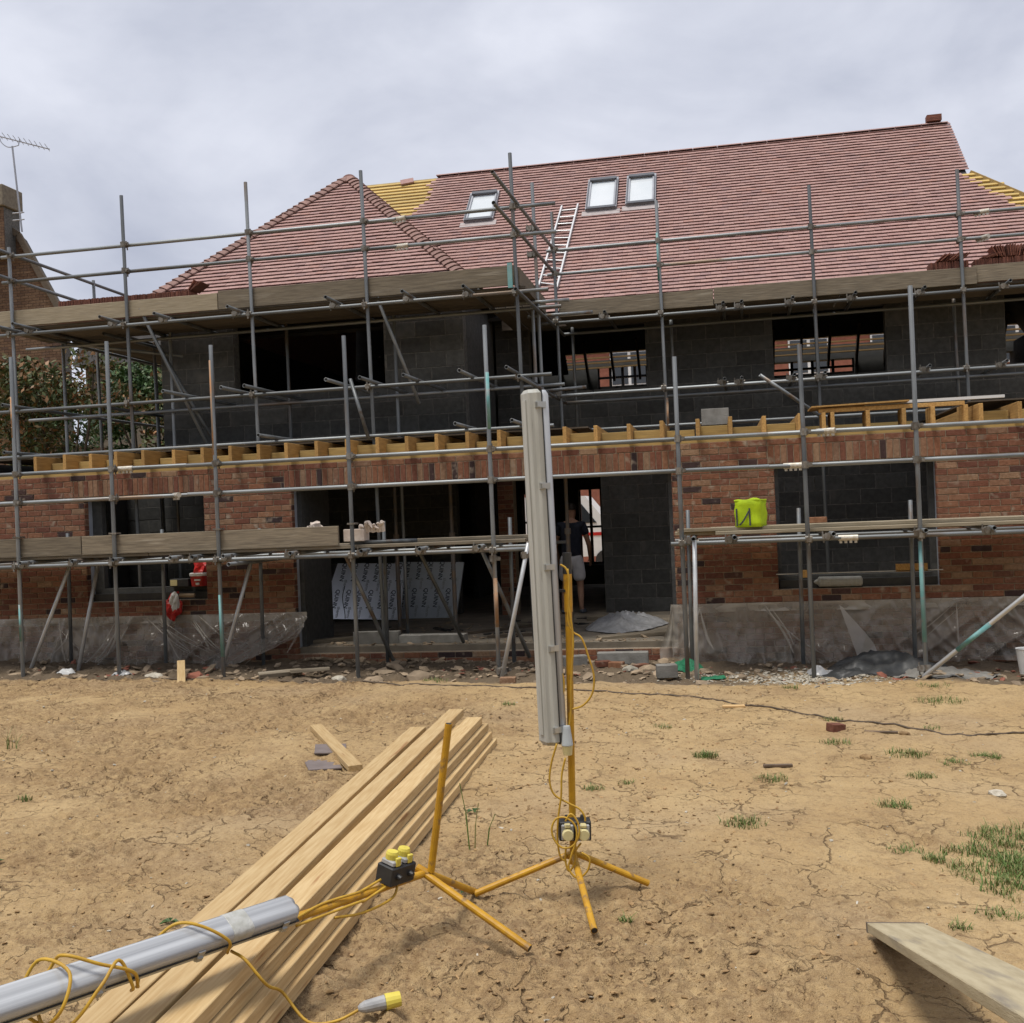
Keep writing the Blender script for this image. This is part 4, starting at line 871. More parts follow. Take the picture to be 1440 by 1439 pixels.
# torn insulation at the end of the left toe board
def blob(name, loc, size, m, seed, label=None, cat=None, sub=3, rough=.25, parent=None, flat=True):
    b_ = bmesh.new(); bmesh.ops.create_icosphere(b_, subdivisions=sub, radius=1)
    for v in b_.verts:
        d = noise.noise(v.co*1.7+Vector((seed*3.1, seed, -seed)))*rough*1.6+noise.noise(v.co*4.3+Vector((seed, seed*2, 0)))*rough*.6; v.co *= 1+d
        v.co = Vector((v.co.x*size[0], v.co.y*size[1], max(v.co.z, -.35 if flat else -9)*size[2]))
    me = bpy.data.meshes.new(name); b_.to_mesh(me); b_.free(); me.materials.append(MATS[m])
    o = place(name, me, parent, Matrix.Translation(loc))
    if label: tag(o, label, cat)
    return o
t = thing('foam_offcut', 'torn pink insulation block at the end of the left toe board', 'insulation', (-4.2, 12.0, 1.48))
MB().box(-4.31, -4.06, 11.85, 12.05, 1.516, 1.66, bev=.006).build('block', 'pink_foam', t)
for i in range(9):
    x_ = -4.12+i*.033; m_ = MB(); m_.tube(catmull([(x_, 11.95, 1.62), (x_+rb.uniform(-.03, .05), 11.92, 1.68+rb.uniform(0, .05)), (x_+rb.uniform(0, .09), 11.86, 1.68+rb.uniform(-.04, .05))], 4), [.028]*5+[.02]*2+[.012, .006], 6); m_.build('torn_edge', 'pink_foam', t)
blob('foam_scrap', (-4.72, 12.0, 1.66), (.10, .06, .10), 'pink_foam', 4, 'crumpled pink foam scrap peeping over the left toe board', 'foam', rough=.5)

# ------------------------------------------------------------------ things at the left window
tub = thing('tub', 'red plastic tub with white lid on the left window sill', 'tub', (-6.87, 13.28, .972))
prof = [(.0, 0), (.105, 0), (.118, .125), (.118, .126)]
def lathe(prof, seg=24):
    m_ = MB(); vs = [(r_*math.cos(2*PI*j/seg), r_*math.sin(2*PI*j/seg), z) for r_, z in prof for j in range(seg)]
    fs = [(i*seg+j, i*seg+(j+1) % seg, (i+1)*seg+(j+1) % seg, (i+1)*seg+j) for i in range(len(prof)-1) for j in range(seg)]
    m_.add(vs, fs); return m_
TM = Matrix.Translation((-6.87, 13.25, .972))
lathe([(.001, 0), (.105, 0), (.12, .135), (.001, .135)]).build('body', 'red_plastic', tub, TM, smooth=False); lathe([(.001, .136), (.128, .136), (.130, .142), (.130, .172), (.12, .178), (.001, .178)]).build('lid', 'white_plastic', tub, TM)
for dz_, w_, h_, m_ in ((.085, .085, .022, 'white_plastic'), (.035, .05, .03, 'white_plastic')):
    MB().box(-w_/2+.03, w_/2+.03, -.127, -.118, dz_-h_/2, dz_+h_/2, TM).build('label_patch', m_, tub)
blob('plastic_bag', (-6.85, 13.25, 1.17), (.10, .08, .13), 'red_plastic', 6, 'crumpled red bag stuffed on top of the red tub', 'bag', rough=.45)
bx_ = thing('box', 'black box with a pale label on the left window sill', 'box', (-7.13, 13.26, .972))
MB().box(-7.28, -7.01, 13.2, 13.36, .972, 1.075, bev=.004).build('body', 'black_plastic', bx_); MB().box(-7.27, -7.17, 13.196, 13.199, .985, 1.065).build('paper_label', 'cream_plastic', bx_)
rbag = thing('plastic_bag', 'red and white carrier bag hanging against the left brick wall', 'bag', (-7.14, 13.0, .57))
blob('body', (-7.14, 13.0, .70), (.115, .06, .14), 'red_plastic', 9, parent=rbag, rough=.3, flat=False)
blob('white_panel', (-7.10, 12.975, .79), (.065, .055, .13), 'white_plastic', 12, parent=rbag, rough=.3, flat=False)
MB().tube([(-7.16, 13.0, .80), (-7.15, 13.03, .88), (-7.08, 13.07, .91)], [.05, .03, .012], 8).build('neck', 'red_plastic', rbag)
MB().tube([(-7.06, 13.05, .865), (-6.86, 13.07, .86)], .03, 6).build('peg', 'rubble', rbag)
# roll and sill things at the right window
t = thing('roll', 'grey wrapped roll lying on the right window sill', 'roll', (1.36, 13.2, .80))
MB().tube([(1.12, 13.17, .80), (1.14, 13.17, .80), (1.62, 13.17, .795), (1.635, 13.17, .795)], [.035, .062, .062, .03], 14).build('wrap', 'housing', t); MB().tube([(1.08, 13.17, .80), (1.12, 13.17, .80)], [.012, .035], 10).build('twist_end', 'housing', t)
tag(MB().box(.64, 2.52, 13.06, 13.075, .905, .915).build('string_line', 'white_plastic'), 'pale string line stretched across the right window opening', 'string')
tag(MB().box(.92, 1.02, 12.95, 13.05, .87, .955).build('timber_block', 'joist'), 'small timber packer wedged by the right window', 'timber')
tag(MB().box(2.0, 2.35, 13.06, 13.09, .90, .99).build('timber_packer', 'joist'), 'orange timber packer at the right end of the right window', 'timber')

# ------------------------------------------------------------------ polythene on the foot of the wall
def sheet(name, x0, x1, zt, zb, y, amp, seed, label, m='polythene', nx=260, nz=40, out_=.0, bulge=0, creases=()):
    m_ = MB(); vs = []
    for j in range(nz+1):
        for i in range(nx+1):
            u_, v_ = i/nx, j/nz; x = x0+(x1-x0)*u_; zt_ = zt(x) if callable(zt) else zt; zb_ = zb(x) if callable(zb) else zb
            z = zt_+(zb_-zt_)*v_
            sl_ = 1.6*(x-x0)/(x1-x0)-.3
            rg = lambda q: (1-min(1, abs(q)*2.6))**2
            f1 = rg(noise.noise(Vector((x*2.6-z*3.2*sl_, z*.7, seed))))*.9+rg(noise.noise(Vector((x*6.5+z*4*sl_, z*1.6, seed+7))))*.45+.35*noise.noise(Vector((x*1.1, v_*1.5, seed+2)))
            bul = math.exp(-((x-(x1-.75))/.5)**2) if bulge else 0
            d = (amp*(.25+v_)*f1+.02*noise.noise(Vector((x*15, z*9, seed+4)))*(.3+v_)+out_*v_*v_+bulge*bul*v_)
            vs.append((x+.03*v_*noise.noise(Vector((x*3, v_*3, seed+9))), y-.012-abs(d), z))
    m_.add(vs, [(j*(nx+1)+i, j*(nx+1)+i+1, (j+1)*(nx+1)+i+1, (j+1)*(nx+1)+i) for j in range(nz) for i in range(nx)])
    t = thing(name, label, 'plastic sheet', ((x0+x1)/2, y, -.05))
    m_.build('film', m, t, smooth=True)
    rc = random.Random(seed)
    for (ax_, az_, bx_, bz_, nn_) in creases:
        for q_ in range(nn_):
            p0 = Vector((ax_+rc.uniform(-.12, .12), 0, az_+rc.uniform(-.05, .05))); p2 = Vector((bx_+rc.uniform(-.35, .35), 0, bz_+rc.uniform(-.10, .12))); p1 = (p0+p2)/2+Vector((rc.uniform(-.06, .06), 0, -.05+rc.uniform(-.04, .04)))
            c_ = catmull([p0, p1, p2], 7); cv = []; w_ = rc.uniform(.008, .02)
            for i_, p in enumerate(c_):
                t_ = i_/(len(c_)-1); ww = w_*math.sin(PI*(.08+.84*t_)); yy_ = y-.05-.22*t_*(amp/.12)
                cv += [(p.x-ww, yy_, p.z-ww*.4), (p.x, yy_-ww*1.3, p.z+ww*.5), (p.x+ww, yy_, p.z-ww*.2)]
            m3 = MB(); m3.add(cv, [(i_*3+e, i_*3+e+1, i_*3+e+4, i_*3+e+3) for i_ in range(len(c_)-1) for e in (0, 1)]); m3.build('crease', 'polythene_fold', t, smooth=True)
    m2 = MB(); vs2 = []; nzf = 5
    for j in range(nzf+1):
        for i in range(nx+1):
            x = x0+(x1-x0)*i/nx; zt_ = zt(x) if callable(zt) else zt; v_ = j/nzf
            vs2.append((x, y-.022-.010*math.sin(x*7+v_*3)*v_-.014*noise.noise(Vector((x*6, v_*2, seed+20))), zt_+.004-(.105+.03*noise.noise(Vector((x*1.5, 0, seed))))*v_))
    m2.add(vs2, [(j*(nx+1)+i, j*(nx+1)+i+1, (j+1)*(nx+1)+i+1, (j+1)*(nx+1)+i) for j in range(nzf) for i in range(nx)]); m2.build('folded_hem', 'polythene_fold', t, smooth=True)
    return t
sheet('plastic_sheet', -10.4, -5.30, .60, lambda x: -.05 if x < -6.3 else -.05+.42*((x+6.3)/1.0)**1.3*.9, YB, .17, 3, 'long clear polythene sheet gathered along the foot of the left brick wall', out_=.20, bulge=.38, creases=[(-7.45, .55, -6.6, .05, 6), (-6.9, .55, -6.2, .08, 5), (-5.55, .55, -6.3, .0, 7), (-5.40, .5, -5.7, .18, 6), (-8.8, .5, -8.4, .05, 4), (-7.9, .5, -8.1, .02, 4)])
t = sheet('plastic_sheet', -.62, 3.9, .575, -.14, YB, .09, 8, 'dull clear polythene sheet covering the foot of the right brick wall', out_=.05, creases=[(-.2, .5, -.1, .05, 3), (.6, .5, .8, .05, 3), (2.6, .5, 2.3, .0, 3)])
m_ = MB(); vs = []
for j in range(13):
    for i in range(5):
        v_ = j/12; x = -.60-(.02+.24*v_**1.6*(1-.45*max(0, v_-.75)/.25))*(1-i/4); vs.append((x, YB-.03-.10*v_*(1-i/4)-.03*math.sin(i*2+v_*5), .56-.68*v_))
m_.add(vs, [(j*5+i, j*5+i+1, (j+1)*5+i+1, (j+1)*5+i) for j in range(12) for i in range(4)]); m_.build('loose_corner', 'polythene_fold', t, smooth=True)
m_ = MB(); A_ = [(1.33, 12.95, .55), (1.36, 12.93, .52), (1.68, 12.72, .10), (1.60, 12.75, .22), (1.50, 12.7, -.08), (1.72, 12.66, -.04)]
m_.add(A_, [(0, 1, 3), (0, 3, 4), (3, 2, 4), (2, 5, 4)]); m_.build('torn_flap', 'polythene_fold', t)
# black membrane and other sheets on the ground to the right
def heap(name, cx, cy, rx, ry, h, m, seed, label, cat, n=34, sharp=1.0):
    m_ = MB(); vs = []
    for j in range(n+1):
        for i in range(n+1):
            u_, v_ = 2*i/n-1, 2*j/n-1; r_ = math.hypot(u_, v_); a = math.atan2(v_, u_); k = max(abs(u_), abs(v_))/max(r_, 1e-6)
            x = cx+u_*k*rx*(1+.28*noise.noise(Vector((math.cos(a)*1.2, math.sin(a)*1.2, seed)))); y = cy+v_*k*ry*(1+.28*noise.noise(Vector((math.cos(a)*1.2, math.sin(a)*1.2, seed+3))))
            rr = min(1, r_*k); rdg = 1-abs(noise.noise(Vector((x*2.2, y*3.5, seed)))*2)
            z = ground_at(x, y) if y < 13.1 else .127
            vs.append((x, y, z+.012+h*(1-rr**2)*(.35+.65*max(0, rdg)**2*sharp)+.012*noise.noise(Vector((x*9, y*9, seed)))))
    m_.add(vs, [(j*(n+1)+i, j*(n+1)+i+1, (j+1)*(n+1)+i+1, (j+1)*(n+1)+i) for j in range(n) for i in range(n)])
    return tag(m_.build(name, m, None, smooth=True), label, cat)
heap('membrane', 1.72, 12.25, .70, .42, .22, 'black_sheet', 5, 'rumpled black membrane on the ground below the right window', 'membrane')
heap('membrane', 1.35, 11.95, .45, .16, .05, 'black_sheet', 15, 'flat strip of black membrane in front of the black heap', 'membrane')
heap('grey_sheet', 2.25, 11.9, .55, .32, .05, 'concrete', 25, 'pale grey sheet spread at the foot of the sloping raker tube', 'sheet')
heap('netting', -.45, 12.2, .22, .22, .13, 'green_net', 35, 'crumpled green netting at the left foot of the right scaffold', 'netting')
heap('netting', -.14, 11.62, .15, .10, .08, 'green_net', 45, 'small scrap of green netting in front of the white prop', 'netting')
heap('clear_bag', 1.02, 12.0, .14, .12, .16, 'clear_grey', 55, 'crumpled clear bag on the gravel under the right window', 'bag')
heap('clear_sheet', -1.35, 14.9, .55, .8, .22, 'clear_grey', 65, 'heap of dusty clear sheeting on the floor inside the doorway', 'sheet')
tag(lathe([(.001, 0), (.09, 0), (.12, .25), (.125, .26), (.113, .255), (.08, .02), (.001, .02)]).build('bucket', 'white_plastic', None, Matrix.Translation((3.06, 11.75, -.10))), 'white bucket at the right edge under the scaffold', 'bucket')

# ------------------------------------------------------------------ inside the extension
def prop(x, y, z1, label):
    t = thing('prop', label, 'prop', (x, y, .126), 'steel props holding up the opening')
    MB().tube([(x, y, .13), (x, y, 1.5)], .03, 10).build('outer_tube', 'steel_prop', t); MB().tube([(x, y, 1.5), (x, y, z1)], .024, 10).build('inner_tube', 'steel_prop', t)
    MB().box(x-.07, x+.07, y-.07, y+.07, .126, .134).build('base_plate', 'steel_prop', t); MB().tube([(x, y, 1.46), (x, y, 1.54)], .042, 10).build('collar', 'steel_prop', t)
prop(-4.55, 14.7, 2.6, 'dark steel prop standing left of the foil boards inside the opening'); prop(-3.65, 14.4, 2.6, 'dark steel prop standing behind the crossing tubes in the opening')
prop(-2.0, 14.2, 2.6, 'dark steel prop just left of the doorway'); prop(-7.35, 14.6, 2.6, 'steel prop seen through the left window')
# foil-faced insulation boards
mat('foil_lit', (0.86, 0.89, 0.95), (0.80, 0.83, 0.89), 0.28, 3, 0.12, 5, metal=0.5)  # paler copy of foil, the light on this board put into its colour
ft = thing('insulation_board', 'bright foil faced insulation board with dark print leaning inside the opening', 'insulation', (-5.85, 16.75, .126))
IM = Matrix.Translation((-6.45, 16.45, .19)) @ Euler((R(-17), R(2.0), 0)).to_matrix().to_4x4()
m_ = MB(); m_.add([(0, 0, 0), (1.36, 0, 0), (1.36, 0, .93), (.22, 0, .93), (0, .05, 0), (1.36, .05, 0), (1.36, .05, .93), (.22, .05, .93)], [(0, 1, 2, 3), (7, 6, 5, 4), (0, 4, 5, 1), (1, 5, 6, 2), (2, 6, 7, 3), (3, 7, 4, 0)])
m_.build('panel', 'foil_lit', ft, IM)
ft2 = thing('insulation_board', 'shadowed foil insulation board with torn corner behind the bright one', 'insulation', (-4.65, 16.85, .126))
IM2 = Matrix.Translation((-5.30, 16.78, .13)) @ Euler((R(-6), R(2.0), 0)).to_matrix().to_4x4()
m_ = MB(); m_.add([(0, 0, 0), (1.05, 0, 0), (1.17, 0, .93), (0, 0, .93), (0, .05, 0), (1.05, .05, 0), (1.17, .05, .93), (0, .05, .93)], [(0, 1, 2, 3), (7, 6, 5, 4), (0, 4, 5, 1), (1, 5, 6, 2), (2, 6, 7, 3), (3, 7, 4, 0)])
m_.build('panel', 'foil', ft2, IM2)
def text_mesh(s, size):
    cu = bpy.data.curves.new('txt', 'FONT'); cu.body = s; cu.size = size; cu.align_x = 'CENTER'; cu.align_y = 'CENTER'; cu.extrude = 0; cu.offset = size*.018
    tmp = bpy.data.objects.new('txt', cu); COL.objects.link(tmp); dg = bpy.context.evaluated_depsgraph_get(); dg.update()
    me = bpy.data.meshes.new_from_object(tmp.evaluated_get(dg)); bpy.data.objects.remove(tmp); return me
qm = text_mesh('QUINN', .095); qm.materials.clear(); qm.materials.append(MATS['print_ink'])
tm_ = text_mesh('therm', .075); tm_.materials.clear(); tm_.materials.append(MATS['print_grey'])
def prints(par, M_, xs_, zs_, skip=()):
    for r_, z in enumerate(zs_):
        for i, x in enumerate(xs_):
            x2 = x+.08*r_*(-1)
            if (r_, i) in skip or x2 < .10-.0*r_: continue
            Mt = M_ @ Matrix.Translation((x2, -.0025, z)) @ Euler((PI/2, R(98), 0), 'XYZ').to_matrix().to_4x4()
            place('print', qm, par, Mt)
            Mt = M_ @ Matrix.Translation((x2+.05, -.0025, z-.22)) @ Euler((PI/2, R(98), 0), 'XYZ').to_matrix().to_4x4(); place('print', tm_, par, Mt)
prints(ft, IM, [.33+.19*i for i in range(6)], [.78, .33])
prints(ft2, IM2, [.22+.19*i for i in range(5)], [.80, .35])
for p_ in ([(.16, -.003, .9), (.13, -.003, .6), (.15, -.003, .35), (.12, -.003, .02)], [(.38, -.003, .55), (.36, -.003, .35), (.42, -.003, .12), (.44, -.003, .01)]):
    MB().tube(catmull([IM @ Vector(q_) for q_ in p_], 4), .006, 5).build('hanging_wire', 'black_plastic', ft)
# planks, offcuts and blocks on the floor
def plank(x, y, z, L, w, h, rz, label, m='dark_board', rx=0, ry=0, cat='plank', name='plank'):
    return tag(MB().box(-L/2, L/2, -w/2, w/2, 0, h, bev=.003).build(name, m, None, rotbox((x, y, z), (rx, ry, rz))), label, cat)
plank(-5.0, 13.9, .126, 1.2, .15, .05, .55, 'dusty plank inside the opening below the bright foil board', 'old_board')
plank(-1.05, 13.75, .126, 1.1, .22, .045, .35, 'grey plank lying on the floor edge right of the yellow pole', 'old_board', ry=-.03)
plank(-3.75, 13.55, .126, .9, .2, .10, -.02, 'long dusty block lying along the floor edge in the opening', 'concrete', cat='block', name='block'); plank(-4.5, 13.5, .126, .62, .12, .16, .03, 'dark block on the floor edge left of the crossing tubes', 'concrete', cat='block', name='block')
plank(-1.55, 15.9, .126, .9, .2, .06, .1, 'board lying at the foot of the grey block wall inside', 'old_board'); plank(-5.2, 14.5, .126, 1.3, .1, .05, .35, 'thin batten on the floor inside the left of the opening')
plank(-2.6, 15.2, .126, 1.0, .12, .04, -.4, 'short plank on the floor in front of the person', 'old_board'); plank(-3.2, 14.6, .126, 1.4, .05, .04, .8, 'narrow lath lying across the floor inside the opening'); plank(-2.7, 13.95, .126, .8, .05, .04, .3, 'dark lath near the floor edge behind the light stand')
for i in range(16):
    x, y = rb.uniform(-5.2, -.8), rb.uniform(13.4, 16.4); c_ = [(x, y, .133)]
    for k in range(4): c_.append((c_[-1][0]+rb.uniform(-.25, .25), c_[-1][1]+rb.uniform(-.25, .25), .135))
    if i == 0: wires = MB()
    wires.tube(catmull(c_, 4), .008, 5)
o = wires.build('floor_litter', 'black_plastic'); o['kind'] = 'stuff'; tag(o, 'dark offcuts of wire and strap strewn on the slab', 'litter')

# ------------------------------------------------------------------ person in the doorway, back turned
def skin_mesh(name, verts, edges, root, m, parent, sub=2):
    me = bpy.data.meshes.new(name); me.from_pydata([v[:3] for v in verts], edges, []); o = bpy.data.objects.new(name, me)
    link(o, parent); me.materials.append(MATS[m])
    sk = o.modifiers.new('skin', 'SKIN'); sk.use_smooth_shade = True
    if not me.skin_vertices: return o
    for i, v in enumerate(verts):
        d = me.skin_vertices[0].data[i]; d.radius = (v[3], v[4] if len(v) > 4 else v[3]); d.use_root = (i == root)
    ss = o.modifiers.new('subdiv', 'SUBSURF'); ss.levels = sub; ss.render_levels = sub
    return o
px, py, pz = -2.36, 17.05, .126
pers = thing('person', 'person in dark top and light shorts seen from behind in the doorway', 'person', (px, py, pz))
V = [(0, 0, .93, .15, .11), (0, .03, 1.12, .135, .10), (0, .09, 1.30, .165, .105), (0, .15, 1.43, .10, .08), (0, .19, 1.50, .052, .055), (0, .22, 1.56, .075, .085), (0, .235, 1.66, .078, .095), (0, .23, 1.74, .05, .06)]
Ed = [(0, 1), (1, 2), (2, 3), (3, 4), (4, 5), (5, 6), (6, 7)]
def limb(ch, start):
    prev = start
    for v in ch: V.append(v); Ed.append((prev, len(V)-1)); prev = len(V)-1
    return prev
for s in (-1, 1):
    limb([(s*.095, 0, .86, .095), (s*.115, -.01+.05*(s < 0), .66, .082), (s*.125, .02+.07*(s < 0), .47, .058), (s*.135, -.02+.03*(s < 0), .30, .056), (s*.14, -.05, .09, .036), (s*.145, -.03, .045, .04), (s*.155, .10, .03, .036), (s*.16, .17, .025, .026)], 0)
    w_ = limb([(s*.17, .13, 1.41, .062), (s*.235, .13, 1.25, .05), (s*.275, .17, 1.08, .043), (s*.265, .30, .93, .034), (s*.262, .34, .88, .028)], 3)
    pl = limb([(s*.26, .375, .83, .032, .018)], w_)
    for k in range(4):
        fx = (k-1.5)*.018; limb([(s*.26+fx*.3, .395+fx, .80, .009), (s*.258+fx*.3, .41+fx, .765-.01*(k in (1, 2)), .0085), (s*.250+fx*.3, .405+fx, .735-.01*(k in (1, 2)), .008)], pl)
    limb([(s*.235, .37, .835, .010), (s*.215, .39, .81, .0095)], pl)
TP = Matrix.Translation((px, py, pz))
def tv(vs): return [(*(TP @ Vector(v[:3])), *v[3:]) for v in vs]
skin_mesh('body', tv(V), Ed, 0, 'skin', pers, 1)
skin_mesh('shirt', tv([(0, 0, .885, .178, .142), (0, .005, .96, .175, .138), (0, .03, 1.12, .165, .128), (0, .09, 1.30, .195, .13), (0, .14, 1.42, .13, .10)]+[(s*.18, .13, 1.415, .08) for s in (-1, 1)]+[(s*.24, .13, 1.24, .072) for s in (-1, 1)]), [(0, 1), (1, 2), (2, 3), (3, 4), (4, 5), (4, 6), (5, 7), (6, 8)], 0, 'navy', pers, 2)
skin_mesh('shorts', tv([(0, 0, .985, .165, .13), (0, 0, .88, .17, .14)]+[(s*.10, 0, .80, .115, .12) for s in (-1, 1)]+[(s*.125, .0+.05*(s < 0), .50, .108, .112) for s in (-1, 1)]), [(0, 1), (1, 2), (1, 3), (2, 4), (3, 5)], 0, 'shorts', pers, 2)
for s in (-1, 1):
    blob('shoe', (px+s*.15, py+.05, pz+.03), (.055, .145, .055), 'shoe', 3+s, parent=pers, rough=.08)
hr = MB(); hr.add(*(lambda vs, fs: (vs, fs))([], [])); b_ = bmesh.new(); bmesh.ops.create_uvsphere(b_, u_segments=16, v_segments=10, radius=1)
bmesh.ops.delete(b_, geom=[v for v in b_.verts if v.co.z < -.25 or (v.co.y > .6 and v.co.z < .4)], context='VERTS')
for v in b_.verts: v.co = Vector((v.co.x*.088, v.co.y*.106, v.co.z*.115))
me = bpy.data.meshes.new('hair'); b_.to_mesh(me); b_.free(); me.materials.append(MATS['hair']); place('hair', me, pers, Matrix.Translation((px, py+.23, pz+1.665)))

# ------------------------------------------------------------------ rubble along the foot of the wall
def stone_mesh(seed, m):
    b_ = bmesh.new(); bmesh.ops.create_icosphere(b_, subdivisions=1, radius=1); rr = random.Random(seed)
    for v in b_.verts: v.co *= 1+rr.uniform(-.28, .22)
    for v in b_.verts: v.co.z *= .6
    me = bpy.data.meshes.new('stone'); b_.to_mesh(me); b_.free(); me.materials.append(MATS[m]); return me
def scatter(name, n, region, smin, smax, m, seed, label, cat, sq=.6, zf=ground_at):
    rr = random.Random(seed); mb_ = MB(); base_ = [stone_mesh(seed*10+k, m) for k in range(5)]
    bv = [[v.co.copy() for v in b.vertices] for b in base_]; bf = [[tuple(p.vertices) for p in b.polygons] for b in base_]
    for _ in range(n):
        x, y = region(rr); s = smin*(smax/smin)**(rr.random()**2.2); k = rr.randrange(5); M_ = rotbox((x, y, zf(x, y)+s*.18), (rr.uniform(-.4, .4), rr.uniform(-.4, .4), rr.uniform(0, 6.3))) @ Matrix.Diagonal((s*rr.uniform(.7, 2.2), s*rr.uniform(.7, 1.3), s*sq*rr.uniform(.7, 1.6), 1))
        mb_.add([M_ @ v for v in bv[k]], bf[k])
    o = mb_.build(name, m); o['kind'] = 'stuff'; tag(o, label, cat)
scatter('soil_clods', 15000, lambda r: (r.uniform(-6.5, .2) if r.random() < .6 else r.gauss(-.7, 1.0), 3.2+7.6*r.random()**1.5), .0022, .013, 'clod', 1, 'small dry clods scattered over the bare clay', 'soil')
scatter('pale_grit', 900, lambda r: (r.uniform(-8, 3), r.uniform(3.3, 11)), .003, .012, 'gravel', 2, 'pale grit scattered over the bare clay', 'grit')
scatter('rubble', 900, lambda r: (r.uniform(-10, 3.5), r.gauss(11.95, .33)), .012, .075, 'rubble', 3, 'broken rubble strewn along the foot of the brick wall', 'rubble')
scatter('brick_rubble', 160, lambda r: (r.uniform(-9.5, 3.3), r.gauss(12.0, .30)), .012, .06, 'far_brick', 4, 'crumbs of red brick along the foot of the wall', 'rubble')
scatter('gravel', 2200, lambda r: (r.gauss(.70, .52), r.gauss(11.75, .24)), .006, .026, 'gravel', 5, 'pale gravel spread under the right scaffold', 'gravel')
scatter('slab_rubble', 420, lambda r: (r.uniform(-5.3, -.7), 13.25+2.6*r.random()**1.8), .008, .045, 'rubble', 6, 'dusty rubble strewn over the slab inside the opening', 'rubble', zf=lambda x, y: .127)
scatter('step_rubble', 260, lambda r: (r.uniform(-5.4, -.6), r.gauss(12.85, .16)), .015, .085, 'rubble', 7, 'broken rubble heaped against the floor edge of the opening', 'rubble')
ST = [(-3.36, 11.55, .13, 'rubble', 'largest pale rubble lump under the crossing scaffold tubes'), (-3.9, 11.5, .10, 'rubble', 'pale rubble lump left of the largest one'), (-4.35, 11.6, .07, 'gravel', 'small white stone beside the fourth scaffold standard'), (-6.2, 11.75, .09, 'far_brick', 'reddish lump at the foot of the teal banded standard'), (-9.0, 11.6, .08, 'rubble', 'lump of soil at the far left scaffold foot'), (-.85, 12.1, .09, 'rubble', 'pinkish stone left of the green netting'), (-1.05, 11.95, .07, 'gravel', 'pale broken stone near the green netting'), (1.35, 8.75, .035, 'clod', 'brown pebble right of the red brick piece'), (.95, 7.9, .035, 'clod', 'brown pebble below the red brick piece'), (1.62, 7.05, .04, 'gravel', 'pale pebble near the right grass tufts'), (1.75, 6.75, .035, 'far_brick', 'dark red pebble near the right grass patch')]
for i, (x, y, s, m, lb) in enumerate(ST): blob('stone', (x, y, ground_at(x, y)+s*.15), (s*1.3, s, s*.75), m, 20+i, lb, 'stone', sub=2, rough=.22)
def cblock(x, y, z, rz, sx, label, m='concrete', rx=0, name='concrete_block'):
    return tag(MB().box(-sx/2, sx/2, -.07, .07, 0, .14, bev=.006).build(name, m, None, rotbox((x, y, z), (rx, 0, rz))), label, 'block')
cblock(-1.72, 12.35, -.06, .3, .28, 'cut concrete block against the floor edge behind the yellow pole'); cblock(-1.18, 12.6, -.06, .05, .60, 'long concrete block lying along the floor edge right of the pole'); cblock(-.62, 11.6, -.07, .2, .22, 'grey block piece in front of the green netting')
for x, y, rz, lb in ((-1.38, 12.25, .4, 'broken brick under the long concrete block'), (-1.22, 12.2, -.2, 'second broken brick beside the long concrete block'), (-2.32, 11.35, .1, 'brown brick end standing by the foot of the light'), (-.95, 12.3, .6, 'brick piece right of the long concrete block')): loose_brick((x, y, ground_at(x, y)), (0, 0, rz), lb, .8)
loose_brick((.845, 8.86, ground_at(.845, 8.86)-.01), (0, .1, .5), 'small red brick piece on the bare clay right of the lights', .55)
plank(1.18, 8.78, ground_at(1.18, 8.78), .25, .03, .015, -.1, 'thin brown stick right of the red brick piece', 'stick', cat='stick', name='stick'); plank(.06, 9.9, ground_at(.06, 9.9), .2, .06, .02, .1, 'small pale wood chip near the cable', 'timber_x', cat='wood chip', name='wood_chip'); plank(.33, 7.62, ground_at(.33, 7.62), .2, .03, .018, .1, 'short dark stick among the grass tufts', 'stick', cat='stick', name='stick')
plank(-5.1, 11.7, -.01, .5, .10, .05, .6, 'splintered brown board end under the left scaffold', 'old_board', rx=.2); plank(-4.75, 11.75, .02, .45, .12, .04, .45, 'second splintered board end under the left scaffold', 'old_board', rx=-.1)
tag(MB().box(-.045, .045, -.40, .40, 0, .05, bev=.003).build('timber_block', 'timber', None, rotbox((-6.20, 11.42, .04), (R(13), 0, R(28)))), 'short new timber lying end-on under the left scaffold', 'timber')
for i, (x, y) in enumerate(((-7.15, 11.75), (-8.05, 11.95), (-6.75, 11.75))): heap('litter_scrap', x, y, .13, .08, .07, ('clear_grey', 'white_plastic', 'gravel')[i], 70+i, ('crumpled clear scrap under the left scaffold', 'white paper scrap under the left window', 'grey scrap beside the clear one under the left scaffold')[i], 'litter', n=14)

# ------------------------------------------------------------------ grass
def tuft_mesh(n, r, h, seed):
    rr = random.Random(seed); m_ = MB()
    for _ in range(n):
        a, d = rr.uniform(0, 6.283), r*rr.random()**.7; x, y = d*math.cos(a), d*math.sin(a)*.8; ln = h*rr.uniform(.45, 1.1); la = rr.uniform(0, 6.283); bend = rr.uniform(.1, .8)*ln; w = rr.uniform(.0018, .0035)
        dx, dy = math.cos(la), math.sin(la); qx, qy = -dy*w, dx*w; P = []
        for k in range(3):
            t_ = k/2; c = (x+dx*bend*t_*t_, y+dy*bend*t_*t_, ln*t_*(1-.25*t_)); ww = 1-t_*.6; P += [(c[0]-qx*ww, c[1]-qy*ww, c[2]), (c[0]+qx*ww, c[1]+qy*ww, c[2])]
        m_.add(P+[(P[4][0]+dx*ln*.12+qx, P[4][1]+dy*ln*.12+qy, P[4][2]+ln*.03)], [(0, 1, 3, 2), (2, 3, 5, 4), (4, 5, 6)])
    return m_
